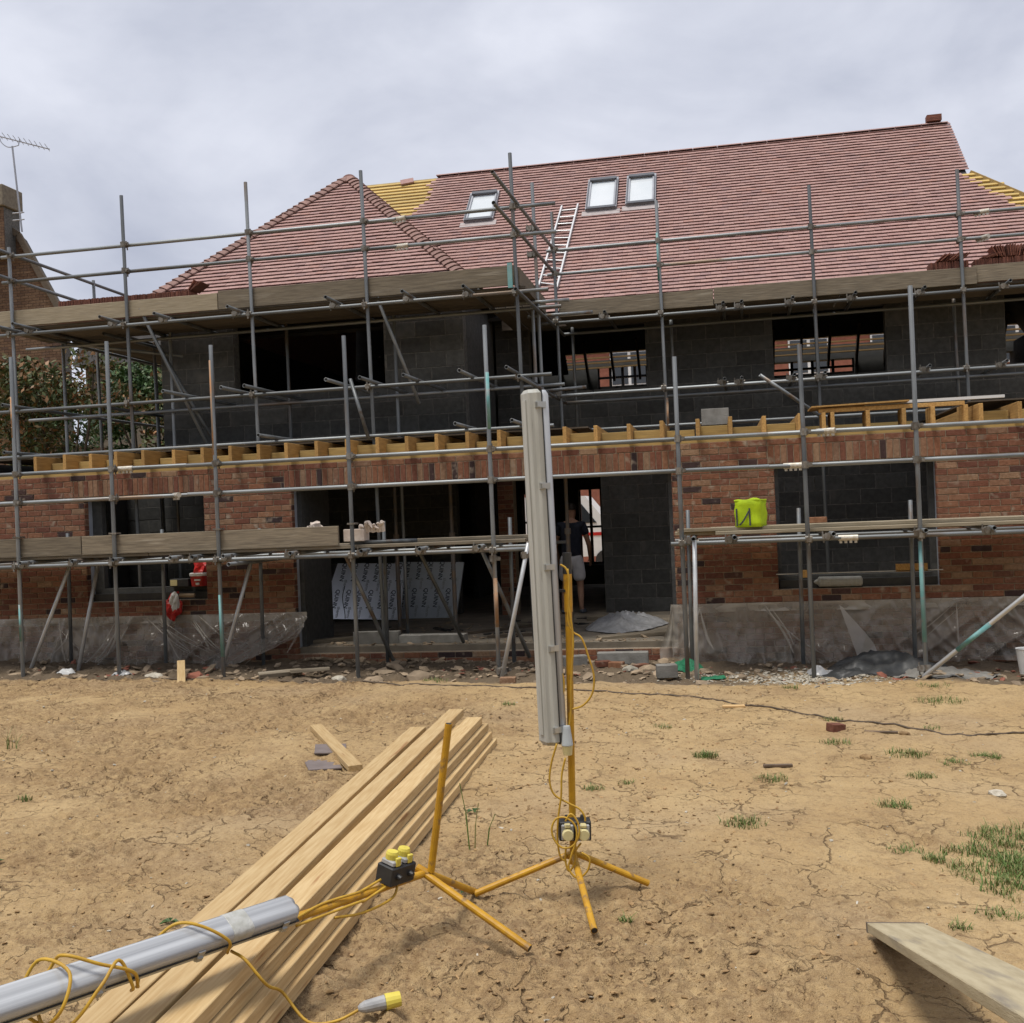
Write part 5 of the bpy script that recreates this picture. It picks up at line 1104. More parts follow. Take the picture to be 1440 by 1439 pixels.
TU = [(-.163, 7.833, .11, 130, 'round green grass tuft alone right of the standing light'), (.062, 6.143, .16, 110, 'wide flat grass tuft below the middle of the clay'), (.949, 6.694, .13, 130, 'grass tuft at the edge of the dark trodden hollow'), (1.249, 8.02, .18, 150, 'widest of the cluster of grass tufts to the right'), (1.79, 8.09, .13, 120, 'grass tuft nearest the right edge in the cluster'), (1.252, 7.495, .12, 90, 'grass tuft just below the widest one'), (1.53, 7.87, .13, 80, 'thin grass tuft between the two larger right ones'), (.875, 5.865, .12, 60, 'sparse weed tuft left of the big grass patch'), (.996, 5.70, .07, 70, 'small upright tuft left of the big grass patch'), (1.106, 4.932, .13, 50, 'sparse tuft just above the sloping board'), (1.877, 10.17, .30, 150, 'long low grass strip near the raker foot'), (.88, 9.361, .10, 70, 'grass tuft touching the cable above the brick piece'), (.796, 8.381, .15, 60, 'faded tuft below the brick piece'), (-.542, 8.94, .10, 40, 'thin tuft right of the yellow pole'), (-.865, 6.85, .09, 60, 'small tuft behind the foot of the standing light'), (-.678, 7.07, .07, 30, 'tiny weed right of the standing pole'), (.27, 7.244, .14, 70, 'dull tuft left of the dark sticks'), (-5.699, 7.733, .07, 14, 'thin tall grass blades at the far left'), (-4.591, 6.316, .06, 30, 'flat little weed at the far left of the clay'), (-.478, 4.721, .04, 25, 'tiny tuft right of the front tripod foot'), (-2.021, 9.86, .08, 40, 'small tuft beyond the timber pile'), (2.0, 11.05, .22, 90, 'grassy fringe in front of the raker tube'), (.62, 10.9, .10, 50, 'weak tuft below the gravel'), (1.6, 9.0, .08, 30, 'tiny tuft under the cable at the right'), (.92, 4.75, .06, 40, 'small weed beside the far end of the sloping board'), (-3.1, 11.2, .18, 60, 'grass strip under the crossing scaffold tubes')]
for i, (x, y, r_, n_, lb) in enumerate(TU):
    tag(tuft_mesh(int(n_*1.6) if i != 17 else 14, r_*.85, .05 if i != 17 else .22, 100+i).build('grass_tuft', 'grass', None, Matrix.Translation((x, y, ground_at(x, y)-.006))), lb, 'grass', 'grass tufts on the bare clay')
# tall single reeds between the lights
m_ = MB()
for dx, h_, b_x in ((0, .36, -.04), (.03, .26, .03), (.10, .17, .05)):
    x, y = -1.40+dx, 5.62; z = ground_at(x, y); m_.bar((x, y, z), (x+b_x*.3, y, z+h_*.55), .007, .003, (0, 1, 0)); m_.bar((x+b_x*.3, y, z+h_*.55), (x+b_x, y, z+h_), .004, .003, (0, 1, 0))
tag(m_.build('grass_tuft', 'grass'), 'few tall green blades between the two yellow tripods', 'grass')
m_ = MB(); rr = random.Random(9)
for _ in range(460):
    a, d = rr.uniform(0, 6.28), rr.random()**.6; x, y = 1.74+.66*d*math.cos(a), 5.62+.80*d*math.sin(a)
    if noise.noise(Vector((x*2.5, y*2.5, 3))) < -.22: continue
    tm = tuft_mesh(20, .08, .065, rr.randrange(9999)); z = ground_at(x, y)-.006
    m_.add([(v[0]+x, v[1]+y, v[2]+z) for v in tm.v], tm.f)
o = m_.build('grass_patch', 'grass'); o['kind'] = 'stuff'; tag(o, 'thick ragged grass patch at the right edge', 'grass')
for i, (x, y) in enumerate(((-1.27, 4.98), (-1.55, 6.35), (1.45, 5.25), (-3.05, 3.85), (-2.52, 4.45), (-3.95, 5.15))):
    m_ = MB()
    for k in range(5):
        a = k*1.25+rb.random(); l_ = .04+.02*rb.random(); m_.add([(0, 0, .012), (l_*.5*math.cos(a)-.012*math.sin(a), l_*.5*math.sin(a)+.012*math.cos(a), .022), (l_*math.cos(a), l_*math.sin(a), .012), (l_*.5*math.cos(a)+.012*math.sin(a), l_*.5*math.sin(a)-.012*math.cos(a), .022)], [(0, 1, 2, 3)])
    tag(m_.build('weed', 'leaf_green', None, Matrix.Translation((x, y, ground_at(x, y)+.004))), ('flat leafy weed between the two tripods', 'leafy weed beside the timber pile', 'leafy weed at the edge of the grass patch', 'leafy weed left of the fallen lamp', 'leafy weed above the fallen lamp', 'leafy weed at the left of the clay')[i], 'weed')

# ------------------------------------------------------------------ timber pile
def timber(a, b, z0, z1, w, h, label, group='new timbers piled on the clay'):
    a, b = Vector((a[0], a[1], z0+h/2)), Vector((b[0], b[1], z1+h/2)); d = b-a; L = d.length
    yv = d.normalized(); xv = yv.cross(Vector((0, 0, 1))).normalized(); zv = xv.cross(yv)
    M_ = Matrix(((xv.x, yv.x, zv.x, a.x), (xv.y, yv.y, zv.y, a.y), (xv.z, yv.z, zv.z, a.z), (0, 0, 0, 1)))
    return tag(MB().box(-w/2, w/2, 0, L, -h/2, h/2, bev=.003).build('timber', 'timber', None, M_), label, 'timber', group)
g0 = -.045
LY = [  # near x, far x, far y, near base, far base, label
    (-1.665, -1.83, 8.13, 0, 0, 'lowest timber on the right side of the pile'),
    (-1.80, -1.97, 8.05, 0, 0, 'bottom timber hidden in the middle of the pile'),
    (-1.935, -2.11, 8.10, 0, 0, 'bottom timber on the left of the pile'),
    (-1.69, -1.86, 8.10, .059, .059, 'second timber up on the right side of the pile'),
    (-1.825, -2.00, 8.14, .059, .059, 'middle timber of the second layer of the pile'),
    (-1.96, -2.14, 8.00, .059, .059, 'left timber of the second layer of the pile'),
    (-1.73, -1.895, 8.14, .118, .118, 'third timber up on the right of the pile'),
    (-1.87, -2.035, 8.06, .118, .118, 'middle timber of the third layer of the pile'),
    (-2.005, -2.175, 8.12, .118, .118, 'left timber of the third layer of the pile'),
    (-1.745, -1.93, 8.08, .177, .177, 'topmost timber on the right of the pile'),
    (-1.875, -2.16, 8.42, .177, .177, 'longest timber reaching out of the back of the pile'),
    (-2.00, -2.35, 7.95, .177, .13, 'leftmost slanting timber of the pile')]
timber((-2.17, 4.7), (-2.34, 8.10), g0+.002, g0+.002, .122, .057, 'low short timber under the slanting left edge of the pile')
timber((-2.13, 4.2), (-2.30, 7.95), g0+.061, g0+.061, .122, .057, 'second short timber under the slanting left edge of the pile')
for nx_, fx_, fy_, z_, z2_, lb in LY:
    timber((nx_, 2.55+.05*(int(abs(nx_)*100) % 5), 0), (fx_, fy_, 0), g0+z_+.002, g0+z2_+.002, .122, .057, lb)
timber((-2.60, 7.20), (-3.46, 8.64), -.02, -.02, .10, .045, 'short pale timber offcut lying left of the pile', 'timber offcuts')
for i, (x, y, rz) in enumerate(((-2.93, 7.42, .5), (-3.02, 7.82, .35))): tag(MB().box(-.12, .12, -.14, .14, 0, .013, bev=.002).build('roof_tile', 'slate_tile', None, rotbox((x, y, ground_at(x, y)+.006), (.03, .05, rz))), ('nearer brown roof tile on the clay beside the timber offcut', 'farther brown roof tile on the clay behind the timber offcut')[i], 'tile')

# sloping scaffold board at bottom right
far = Vector((.635, 4.57, .0)); dirv = Vector((.065, -1, .27)).normalized(); xv = dirv.cross(Vector((0, 0, 1))).normalized(); zv = xv.cross(dirv)
M_ = Matrix(((xv.x, dirv.x, zv.x, far.x), (xv.y, dirv.y, zv.y, far.y), (xv.z, dirv.z, zv.z, far.z), (0, 0, 0, 1)))
t = thing('scaffold_board', 'weathered scaffold board sloping out of the bottom right corner', 'board', far)
MB().box(-.1125, .1125, 0, 2.4, -.019, .019, bev=.003).build('plank', 'near_board', t, M_); MB().box(-.1132, .1132, -.0012, .03, -.0197, .0197).build('end_band', 'steel_prop', t, M_)
tag(MB().box(.55, 1.0, 2.35, 2.57, ground_at(.7, 2.95)-.02, .52).build('block_support', 'concrete'), 'concrete blocks carrying the raised end of the sloping board', 'blocks')

# ------------------------------------------------------------------ work lights
def leg(par, a, b, r=.0155, name='leg'):
    a, b = Vector(a), Vector(b); o = MB().tube([a, b], r, 12).build(name, 'yellow_paint', par, smooth=False)
    d = (b-a).normalized(); MB().tube([b-d*.004, b+d*.0015], r*.8, 12).build('open_end', 'black_plastic', o); return o
def extrude_profile(prof, L, inset):
    m_ = MB(); rings = [(0, inset), (inset*1.0, 0), (L-inset, 0), (L, inset)]; n = len(prof); vs = []
    cx = sum(p[0] for p in prof)/n; cy = sum(p[1] for p in prof)/n
    for z, i in rings:
        for x, y in prof:
            d = Vector((x-cx, y-cy)); l_ = d.length; k = max(0, (l_-i))/l_ if l_ else 1; vs.append((cx+(x-cx)*k, cy+(y-cy)*k, z))
    fs = [(r_*n+i, r_*n+(i+1) % n, (r_+1)*n+(i+1) % n, (r_+1)*n+i) for r_ in range(3) for i in range(n)]+[tuple(range(n))[::-1], tuple(3*n+i for i in range(n))]
    m_.add(vs, fs); return m_
def fitting(par, M_, L):
    """Weatherproof batten: grey housing, clear diffuser, steel clips. Local x = width, y = depth (back at 0, diffuser towards +y)."""
    hous = [(-.038, 0), (.038, 0), (.046, .006), (.050, .022), (.062, .034), (.064, .056), (-.064, .056), (-.062, .034), (-.050, .022), (-.046, .006)]
    h_ = extrude_profile(hous, L, .018).build('housing', 'housing', par, M_)
    MB().box(-.017, .017, -.006, .0, .05, L-.05).build('back_rib', 'housing', h_, M_)
    dif = [(-.061, .058), (.061, .058)]+[(.0605*math.copysign(abs(math.cos(a_))**.55, math.cos(a_)), .064+.046*math.sin(a_)**.6) for a_ in [PI*(i_+.5)/22 for i_ in range(22)]]
    d_ = extrude_profile(dif, L-.006, .02).build('diffuser', 'diffuser', par, M_ @ Matrix.Translation((0, 0, .003)), smooth=True)
    MB().box(-.067, .067, .0562, .0605, .006, L-.006).build('gasket', 'black_plastic', par, M_)
    n = 5
    for i in range(n):
        z = .075+(L-.15)*i/(n-1)
        for s in (-1, 1):
            c_ = MB(); c_.box(s*.0645-.003, s*.0645+.003, .030, .078, z-.014, z+.014); c_.box(s*.070-.004, s*.070+.004, .030, .050, z-.011, z+.011); c_.box(s*.058-.006, s*.058+.009, .026, .031, z-.014, z+.014); c_.build('clip', 'clip', h_, M_)
def socket_box(par, M_, cap):
    MB().box(-.075, .075, -.04, .04, -.045, .045, M_, bev=.005).build('socket_box', 'black_plastic', par)
    for s in (-1, 1):
        so_ = MB(); so_.box(s*.037-.028, s*.037+.028, -.062, -.041, -.035, .035, M_, bev=.004); so_ = so_.build('socket', 'clear_grey', par)
        c_ = MB(); R_ = M_ @ Matrix.Translation((s*.037, -.062, -.004)) @ Euler((PI/2, 0, 0)).to_matrix().to_4x4(); vs = [R_ @ Vector((r_*math.cos(2*PI*j/16), r_*math.sin(2*PI*j/16), z)) for r_, z in ((.026, 0), (.027, .022), (.023, .032), (.001, .032)) for j in range(16)]
        c_.add(vs, [(i*16+j, i*16+(j+1) % 16, (i+1)*16+(j+1) % 16, (i+1)*16+j) for i in range(3) for j in range(16)]); c_.build('socket_cap', cap, so_)
        MB().box(s*.037-.014, s*.037+.014, -.078, -.041, .026, .040, M_, bev=.003).build('hinge', cap, so_)
        MB().tube([M_ @ Vector((s*.037, 0, .045)), M_ @ Vector((s*.037, 0, .066))], [.014, .009], 10).build('gland', 'black_plastic', par)
def cable(par, pts, r=.0048, m='cable', n=7): return MB().tube(catmull(pts, n), r, 7).build('cable', m, par, smooth=True)

# standing light
SY = 5.01
st = thing('work_light', 'upright work light on a yellow tripod stand with grey batten', 'work light', (-.75, SY, -.05))
hub = Vector((-.745, SY, .115))
MB().tube([hub-Vector((0, 0, .03)), Vector((-.717, SY, 1.30))], .0165, 14).build('pole', 'yellow_paint', st, smooth=False)
MB().tube([Vector((-.7175, SY, 1.28)), Vector((-.715, SY, 1.50))], .0205, 14).build('upper_pole', 'yellow_paint', st, smooth=False)
MB().tube([Vector((-.716, SY, 1.46)), Vector((-.714, SY, 1.56))], .022, 12).build('pole_cap', 'black_plastic', st)
for f_ in ((-1.206, 4.91), (-.403, 5.113), (-.593, 4.512)):
    b = Vector((f_[0], f_[1], max(ground_at(f_[0]+dx_, f_[1]+dy_) for dx_ in (-.03, 0, .03) for dy_ in (-.06, -.03, 0))+.016)); a = hub+(Vector((b.x, b.y, hub.z))-hub).normalized()*.03+Vector((0, 0, .012)); leg(st, a, b)
MB().tube([hub+Vector((-.03, 0, .005)), hub+Vector((0, 0, .022)), hub+Vector((.03, 0, .008))], .0165, 12).build('leg_joint', 'yellow_paint', st)
b0, t0 = at(777, 1046, SY-.03), at(750, 549, SY-.03); Lf = (t0-b0).length; zv = (t0-b0).normalized(); yv = Vector((.80, .60, 0)); yv = (yv-zv*yv.dot(zv)).normalized(); xv = yv.cross(zv)
FM = Matrix(((xv.x, yv.x, zv.x, b0.x), (xv.y, yv.y, zv.y, b0.y), (xv.z, yv.z, zv.z, b0.z), (0, 0, 0, 1))) @ Matrix.Translation((0, -.05, 0))
fitting(st, FM, Lf)
for z in (.72, .95):
    MB().bar(FM @ Vector((0, .05, z)), Vector((-.716, SY, (FM @ Vector((0, 0, z))).z)), .03, .012).build('bracket', 'black_plastic', st)
socket_box(st, rotbox((at(808, 1166, SY-.05)), (0, R(1.5), R(12))), 'cream_plastic')
pm = at(797, 1030, SY-.07)
MB().tube([pm+Vector((0, 0, .03)), pm+Vector((0, 0, .02)), pm+Vector((0, 0, -.055)), pm+Vector((0, 0, -.06))], [.016, .018, .027, .027], 14).build('connector', 'socket_grey', st); MB().tube([pm+Vector((0, 0, -.061)), pm+Vector((0, 0, -.105))], [.0255, .021], 14).build('connector_end', 'cream_plastic', st)
def pa(l, Y): return [at(x, y, Y+(d[0] if d else 0)) for x, y, *d in l]
cable(st, pa([(783, 1046), (775, 1075), (773, 1100), (780, 1118), (800, 1130), (815, 1138), (822, 1148), (823, 1155)], SY-.09))
cable(st, pa([(795, 1066), (790, 1090), (789, 1120), (785, 1150), (784, 1180), (788, 1205), (797, 1212)], SY-.10))
cable(st, pa([(795, 1155), (803, 1145), (813, 1158), (814, 1175), (805, 1190), (790, 1192), (779, 1180), (776, 1165), (782, 1152), (795, 1150), (808, 1160), (811, 1178), (803, 1205), (800, 1222), (812, 1235), (826, 1225), (829, 1208), (818, 1199)], SY-.14))
cable(st, pa([(796, 1190), (795, 1210), (800, 1225), (808, 1214), (810, 1196), (817, 1186)], SY-.12))
cable(st, pa([(788, 794), (796, 800), (800, 815), (800, 850), (806, 900), (803, 960), (802, 1010), (796, 1035)], SY-.05))
cable(st, pa([(798, 800), (801, 830), (799, 870), (805, 888), (818, 898), (828, 925), (835, 950), (833, 975), (820, 992), (803, 998)], SY-.045))
cable(st, pa([(786, 905), (787, 935), (793, 960), (790, 1000), (795, 1025)], SY-.045))

# fallen light
fl = thing('work_light', 'toppled work light with clear batten lying across the timber pile', 'work light', (-1.32, 4.48, -.05))
hb = Vector((-1.323, 4.482, .205)); P1 = atz(200, 1365, .315); ax = (P1-hb).normalized()
leg(fl, hb, (-.836, 4.306, max(ground_at(-.836, 4.306), ground_at(-.83, 4.26))+.018), .0165); leg(fl, hb+Vector((.02, .02, -.01)), (-1.215, 4.93, ground_at(-1.215, 4.93)+.014), .0165); leg(fl, hb+Vector((.03, 0, .01)), at(631, 1018, 4.48), .0165)
MB().tube([hb+Vector((-.035, .0, .025)), hb+Vector((.02, 0, -.005))], .019, 12).build('leg_joint', 'yellow_paint', fl)
MB().tube([hb, hb+ax*1.7], .0165, 14).build('pole', 'yellow_paint', fl)
upv = Vector((.35, -.55, .76)); dy = (upv-ax*upv.dot(ax)).normalized(); xv = dy.cross(ax)
s0 = hb+ax*((atz(404, 1288, .29)-hb).dot(ax))+dy*.015
FM2 = Matrix(((xv.x, dy.x, ax.x, s0.x), (xv.y, dy.y, ax.y, s0.y), (xv.z, dy.z, ax.z, s0.z), (0, 0, 0, 1)))
FM2 = FM2 @ Matrix.Diagonal((.84, .84, 1, 1))
fitting(fl, FM2, 1.66)
m_ = extrude_profile([(-.0625, .058), (.0625, .058)]+[(.062*math.copysign(abs(math.cos(a_))**.55, math.cos(a_)), .0645+.0472*math.sin(a_)**.6) for a_ in [PI*(i_+.5)/22 for i_ in range(22)]], .09, .002); m_.build('tape', 'tape', fl, FM2 @ Matrix.Translation((0, 0, .23)))
sb = hb+ax*.20; SBM = Matrix(((ax.x, -dy.x, 0, 0), (ax.y, -dy.y, 0, 0), (ax.z, -dy.z, 0, 0), (0, 0, 0, 1)))
zz = ax.cross(-dy).normalized(); upz = Vector((.1, -.25, 1)).normalized(); upz = (upz-ax*upz.dot(ax)).normalized(); sd_ = upz.cross(ax).normalized()
yy = -upz; z3 = ax.cross(yy).normalized()
SBM = Matrix(((ax.x, yy.x, z3.x, 0), (ax.y, yy.y, z3.y, 0), (ax.z, yy.z, z3.z, 0), (0, 0, 0, 1))); SBM.translation = sb+upz*.055
socket_box(fl, SBM, 'yellow_plastic')
g1 = sb+ax*.09+upz*.04
cable(fl, [g1, g1+ax*.10+upz*(-.02), hb+ax*.45+upz*.03+sd_*.02, hb+ax*.62+upz*.02, hb+ax*.80+upz*.015+sd_*.03], .0055); cable(fl, [g1-upz*.02+sd_*.03, g1+ax*.12-upz*.05+sd_*.03, hb+ax*.45+sd_*.04, hb+ax*.62+sd_*.045, hb+ax*.80+sd_*.05], .0055)
cable(fl, [sb+upz*.02+sd_*.02, sb+ax*.03-upz*.03+sd_*.035, hb+ax*.30-upz*.055+sd_*.03, hb+ax*.45-upz*.045+sd_*.05, hb+ax*.60-upz*.02+sd_*.055], .0055)
def on_fit(t, ang, r_=.078):                     # point round the fallen batten
    r_ *= .88; c = s0+ax*t+dy*.047; return c+(xv*math.cos(ang)+dy*math.sin(ang))*r_
cable(fl, [on_fit(.32, -.6), on_fit(.36, .6, .085), on_fit(.44, 1.7, .075), on_fit(.50, 2.6, .085), on_fit(.56, 3.6, .08), on_fit(.62, 4.6, .07), on_fit(.68, 5.6, .085)], .0055)
cable(fl, [on_fit(.68, -.6, .085), on_fit(.74, .7, .09), on_fit(.84, 1.4, .085), on_fit(.92, 2.3, .10), on_fit(.90, 3.4, .12), on_fit(.96, 4.2, .10), on_fit(1.0, 5.6, .10), on_fit(.98, .3+6.28, .10), on_fit(.94, 1.5+6.28, .085), on_fit(.97, 3+6.28, .115), on_fit(1.02, 4.4+6.28, .10), on_fit(.95, 5.8+6.28, .13), on_fit(.86, .6+12.56, .10), on_fit(.78, 1.3+12.56, .09), on_fit(.74, .2+12.56, .10), on_fit(.70, -.7+12.56, .09)], .0055)
tz = lambda x, y: max(ground_at(x+a_, y+b_) for a_ in (-.03, 0, .03) for b_ in (-.04, 0, .04))+.008
cable(fl, [on_fit(.28, -1.0, .085), atz(345, 1350, .25), atz(375, 1385, .16), (-1.62, 3.62, .06), (-1.52, 3.60, tz(-1.52, 3.6)), (-1.42, 3.615, tz(-1.42, 3.615)), (-1.335, 3.66, tz(-1.335, 3.66)+.02)], .0055)
pl0, pl1 = Vector((-1.34, 3.655, tz(-1.34, 3.655)+.022)), Vector((-1.21, 3.725, tz(-1.21, 3.725)+.022)); dl = pl1-pl0
MB().tube([pl0-dl*.05, pl0, pl0+dl*.12, pl0+dl*.6, pl0+dl*.62], [.008, .014, .022, .026, .026], 14).build('plug_body', 'clear_grey', fl); MB().tube([pl0+dl*.625, pl0+dl*.66, pl0+dl*.92, pl0+dl], [.029, .029, .027, .026], 14).build('plug_end', 'yellow_plastic', fl)

# cable and sticks on the clay
pts = [(-6.5, 11.45), (-4.887, 11.32), (-3.6, 11.05), (-2.336, 10.88), (-1.4, 10.62), (-.417, 10.48), (.1, 10.05), (.653, 9.59), (1.0, 9.25), (1.484, 8.96), (1.8, 8.75), (2.245, 8.84), (2.9, 8.9), (3.6, 8.7)]
tag(MB().tube([(p.x, p.y, ground_at(p.x, p.y)+.006) for p in catmull([(x, y, 0) for x, y in pts], 14)], .008, 6).build('ground_cable', 'dark_cable'), 'long dark cable snaking over the clay in front of the scaffold', 'cable')
for i, q_ in enumerate(([(727, 1088), (755, 1087), (775, 1097), (790, 1105)], [(727, 1118), (755, 1114), (787, 1110)])):
    tag(MB().tube(catmull([atz(x, y, -.055) for x, y in q_], 5), .008, 6).build('stick', 'stick'), ('bent dark stick behind the standing light pole', 'straighter dark stick just in front of the bent one')[i], 'stick')

# ------------------------------------------------------------------ neighbours, trees and the street behind
nb_ = thing('neighbour_house', 'old brown brick gable with chimney beyond the left scaffold', 'house', (-22, 26, -.1))
NK = 26.0/19.0
def nk(x, z): return x*NK, (z-CZ)*NK+CZ
VX, VZ = nk(-13.41, 7.66); EX, EZ = -17.15, 7.6; CX0, CZ0 = nk(-14.7, 7.3); CX1, CZ1 = nk(-13.50, 8.2); _, CZ2 = nk(0, 8.62)
m_ = MB(); m_.prism([(-30, -.2), (EX, -.2), (EX, EZ), (VX, VZ), (VX-1.5, VZ+1.5), (-30, VZ+1.5)], 26.0, 26.3); gw = m_.build('gable_wall', 'block_mortar', nb_)
mbb = MB(); r_ = 34
while r_*.075 < VZ+1.4:
    z = r_*.075
    xe = min(EX, VX+(VZ-z)*((EX-VX)/(VZ-EZ))-.03) if z < VZ else VX-.02-(z-VZ)
    x = -23.0+(.1125 if r_ % 2 else 0)
    while x < xe-.03: mbb.box(x+.005, min(x+.22, xe), 25.985, 26.02, z+.005, z+.07); x += .225
    r_ += 1
mbb.build('bricks', 'old_brick', gw)['kind'] = 'stuff'
MB().bar((VX+.03, 25.9, VZ+.06), (EX+.05, 25.9, EZ+.02), .16, .09, (0, 1, 0)).build('verge', 'dark_board', nb_); MB().bar((VX+.03, 25.9, VZ+.06), (VX-.6, 25.9, VZ+.5), .16, .09, (0, 1, 0)).build('verge', 'dark_board', nb_)
ch = MB().box(CX0, CX1, 25.5, 26.2, CZ0, CZ1, bev=.01).build('chimney', 'block_mortar', nb_)
mbb = MB()
for r_ in range(int((CZ1-CZ0)/.075)):
    x = CX0+(.11 if r_ % 2 else 0)
    while x < CX1-.03: mbb.box(x+.005, min(x+.22, CX1+.01), 25.485, 25.52, CZ0+r_*.075+.005, CZ0+r_*.075+.07); x += .225
mbb.build('bricks', 'old_brick', ch)['kind'] = 'stuff'
MB().box(CX0-.05, CX1+.08, 25.4, 26.25, CZ1, CZ2, bev=.02).build('chimney_cap', 'pebble_dash', ch)
MB().box(-30, EX-.3, 26.31, 34, -.2, 4.2).build('body_wall', 'old_brick', nb_)
def np_(x, z, y=25.4): a_, b_ = nk(x, z); return Vector((a_*y/26.0, y, (b_-CZ)*y/26.0+CZ))
ae = thing('aerial', 'thin television aerial on a mast beside the old chimney', 'aerial', np_(-13.38, 7.9))
MB().tube([np_(-13.36, 7.78), np_(-13.50, 9.50)], .024, 6).build('mast', 'mid_metal', ae)
b1, b2 = at(-12, 189, 25.4), at(70, 210, 26.2); MB().tube([b1, b2], .016, 6).build('boom', 'mid_metal', ae)
for i in range(11):
    c = b1.lerp(b2, (i+.5)/11); MB().tube([c-Vector((.06, -.20, .0)), c+Vector((.06, -.20, .06))], .008, 4).build('element', 'mid_metal', ae)
MB().tube(catmull([np_(-13.50, 9.48), np_(-13.62, 9.50), np_(-13.74, 9.60), np_(-13.78, 9.72)], 4), .013, 5).build('cradle', 'mid_metal', ae); MB().tube([np_(-13.50, 9.48), np_(-13.36, 9.50), np_(-13.33, 9.62)], .013, 5).build('cradle', 'mid_metal', ae)
for z in (8.02, 8.16): MB().tube([np_(-13.55, z), np_(-13.30, z)], .02, 5).build('wall_bracket', 'mid_metal', ae)
# grey roof beyond
gr = thing('grey_roofed_house', 'far grey roofed house glimpsed left of the bay roof', 'house', (-17, 33, -.1))
MB().box(-21, -13.8, 33, 39, -.2, 7.4).build('wall', 'pebble_dash', gr); MB().prism([(-21.3, 7.4), (-13.5, 7.4), (-14.3, 9.15), (-20.5, 9.15)], 32.7, 39.3).build('roof', 'far_roof', gr)

def leaves(n, blobs, lsize, seed, shell=.55):
    rs = np.random.RandomState(seed); V_ = []; Fv = 0; wts = np.array([b[3]*b[4]*b[5] for b in blobs]); wts /= wts.sum()
    bi = rs.choice(len(blobs), n, p=wts); B_ = np.array(blobs)[bi]
    d = rs.normal(size=(n, 3)); d /= np.linalg.norm(d, axis=1)[:, None]; rad = shell*.6+(1-shell*.6)*rs.rand(n)**.6
    c = B_[:, :3]+d*rad[:, None]*B_[:, 3:6]+rs.normal(scale=.06, size=(n, 3))
    a = rs.normal(size=(n, 3)); a /= np.linalg.norm(a, axis=1)[:, None]; b = np.cross(a, rs.normal(size=(n, 3))); b /= np.linalg.norm(b, axis=1)[:, None]
    s = lsize*(.6+.8*rs.rand(n))[:, None]
    co = np.stack([c-a*s, c+b*s*.45, c+a*s, c-b*s*.45], 1).reshape(-1, 3)
    me = bpy.data.meshes.new('crown'); me.vertices.add(len(co)); me.vertices.foreach_set('co', co.astype(np.float32).ravel())
    me.loops.add(n*4); me.loops.foreach_set('vertex_index', np.arange(n*4, dtype=np.int32)); me.polygons.add(n); me.polygons.foreach_set('loop_start', np.arange(0, n*4, 4, dtype=np.int32)); me.update(calc_edges=True)
    return me
def tree(name, x, y, h, r_, n, m, seed, label, lsize=.06, low=.35):
    t = thing(name, label, 'tree', (x, y, -.1)); rr = random.Random(seed)
    MB().tube([(x, y, -.2), (x+.05, y, h*.3), (x-.05, y+.1, h*.62)], [.11, .085, .05], 8).build('trunk', 'bark', t); bl = []
    for i in range(22):
        a = rr.uniform(0, 6.28); q = r_*rr.random()**.55; z = h*(low+(1-low-.08)*rr.random()); rr_ = r_*rr.uniform(.22, .42); k = 1-.45*max(0, (z/h-.6))/.4
        bl.append((x+q*k*math.cos(a), y+q*k*math.sin(a), z, rr_, rr_, rr_*.8))
        if i % 2 == 0: MB().tube(catmull([(x, y, h*.25+.2*rr.random()), (x+q*.5*math.cos(a), y+q*.5*math.sin(a), z*.75), bl[-1][:3]], 4), [.04-.0035*k_ for k_ in range(9)], 6).build('limb', 'bark', t)
    me = leaves(n, bl, lsize, seed); me.materials.append(MATS[m]); place('crown', me, t)
tree('copper_tree', -13.1, 19.7, 5.7, 1.9, 17000, 'leaf_copper', 3, 'coppery leaved tree behind the far left scaffold standards', .065, .18)
tree('copper_tree', -11.3, 20.6, 5.5, 1.5, 9000, 'leaf_copper', 5, 'second coppery tree between the copper one and the green one', .06, .25)
tree('green_tree', -12.6, 21.8, 5.7, 1.7, 24000, 'leaf_green', 21, 'middling green tree filling the gap behind the left scaffold', .065, .15)
tree('green_tree', -10.9, 22.2, 5.9, 1.7, 36000, 'leaf_green', 7, 'glossy green tree between the left scaffold and the block wall', .07, .15)
tree('green_tree', -15.6, 23.5, 5.5, 1.6, 9000, 'leaf_green', 11, 'dark green tree at the far left edge behind the copper one', .07, .15)
tree('green_tree', -12.0, 24.5, 6.9, .8, 900, 'leaf_green', 13, 'sparse young treetop showing above the left scaffold rail', .06, .5)
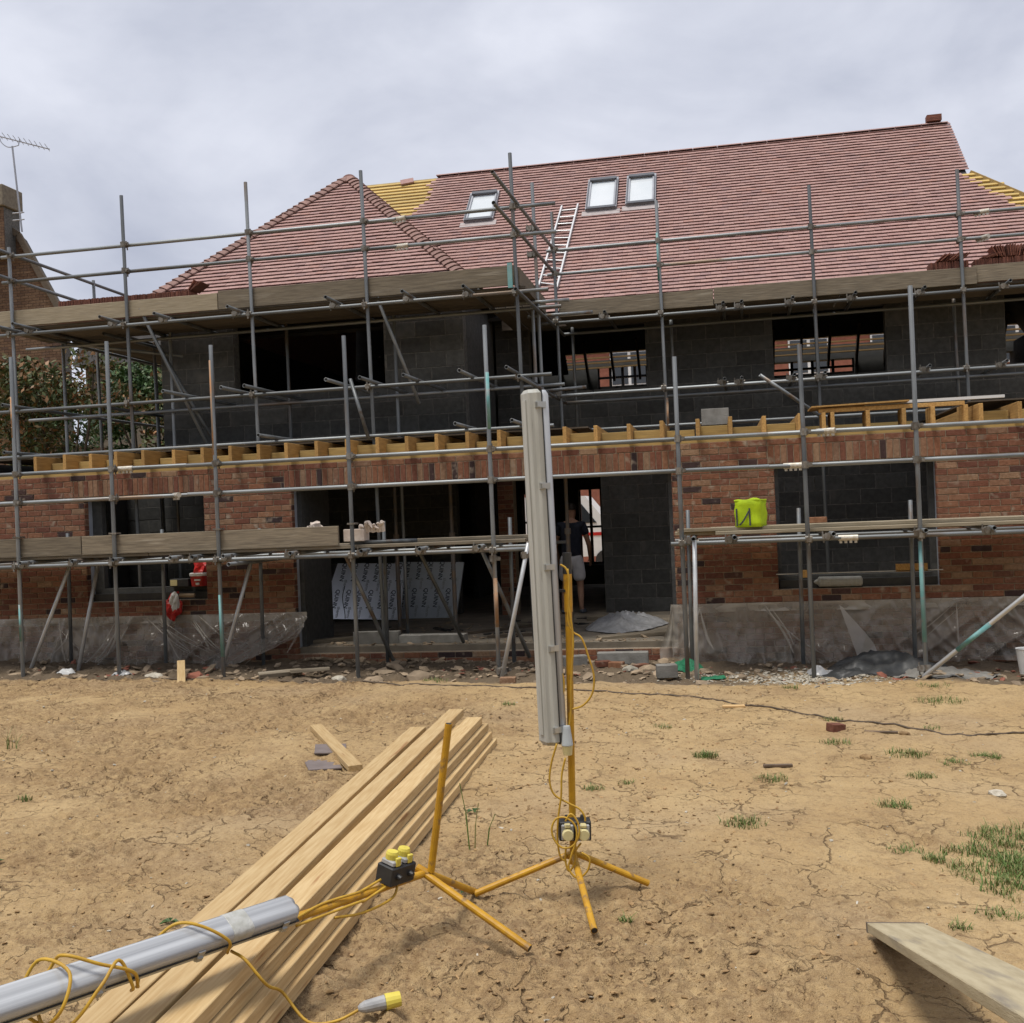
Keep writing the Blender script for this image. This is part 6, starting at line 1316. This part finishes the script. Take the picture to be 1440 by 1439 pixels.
# street side seen through the openings
sh_ = thing('house_across_street', 'red brick house with white windows across the street behind', 'house', (0, 42, -.1))
MB().box(-9, 17, 42, 50, -.3, 8.6).build('wall', 'far_brick', sh_); MB().prism([(-9.4, 8.6), (17.4, 8.6), (16, 10.5), (-8, 10.5)], 41.7, 50).build('roof', 'far_roof', sh_)
for x in (-6.5, -3.2, 3.6, 6.6, 11, 14):
    for z in (1.0, 4.2, 6.6):
        w_ = MB().box(x-.75, x+.75, 41.93, 41.99, z, z+1.4).build('window', 'white_paint', sh_)
        for s in (-.37, .37): MB().box(x+s-.31, x+s+.31, 41.915, 41.925, z+.08, z+1.32).build('pane', 'window_glass', w_)
van = thing('van', 'white van with red stripe parked in the street beyond the doorway', 'van', (-5.2, 34, -.2))
m_ = MB(); m_.prism([(-8.0, .35), (-2.6, .35), (-2.6, 1.1), (-3.4, 1.35), (-4.1, 2.25), (-8.0, 2.3)], 33.2, 35.0); m_.build('body', 'white_paint', van)
MB().box(-7.9, -2.8, 33.185, 33.198, 1.0, 1.1).build('stripe', 'red_plastic', van); MB().add([], [])
MB().prism([(-4.9, 1.4), (-3.75, 1.4), (-4.25, 2.05), (-4.9, 2.05)], 33.18, 33.199).build('side_window', 'window_glass', van)
for x in (-7.1, -3.5): MB().tube([(x, 33.15, .22), (x, 33.4, .22)], .33, 18).build('wheel', 'black_plastic', van)

m_ = MB(); nx_, nz_ = 160, 22; vs = []  # unseen tree mass added behind the camera, keeps low sky light off the wall
for j in range(nz_+1):
    for i in range(nx_+1):
        x = -45+80*i/nx_; top = 8.6+1.6*noise.noise(Vector((x*.22, 3, 0)))+1.0*noise.noise(Vector((x*.7, 9, 0))); t_ = j/nz_; z = -.3+top*math.sin(t_*PI*.5)
        y = -11-3.2*t_**3+1.3*noise.noise(Vector((x*.45, z*.5, 5)))+.5*noise.noise(Vector((x*1.7, z*1.6, 8))); vs.append((x, y, z+.25*noise.noise(Vector((x*2, z*2, 1)))))
for i in range(nx_+1): vs.append((vs[nz_*(nx_+1)+i][0], -17, -.3))
m_.add(vs, [(j*(nx_+1)+i, j*(nx_+1)+i+1, (j+1)*(nx_+1)+i+1, (j+1)*(nx_+1)+i) for j in range(nz_+1) for i in range(nx_)])
o = m_.build('added_tree_belt', 'leaf_green'); o['kind'] = 'stuff'; tag(o, 'unseen belt of trees added behind the camera to block low sky', 'trees')
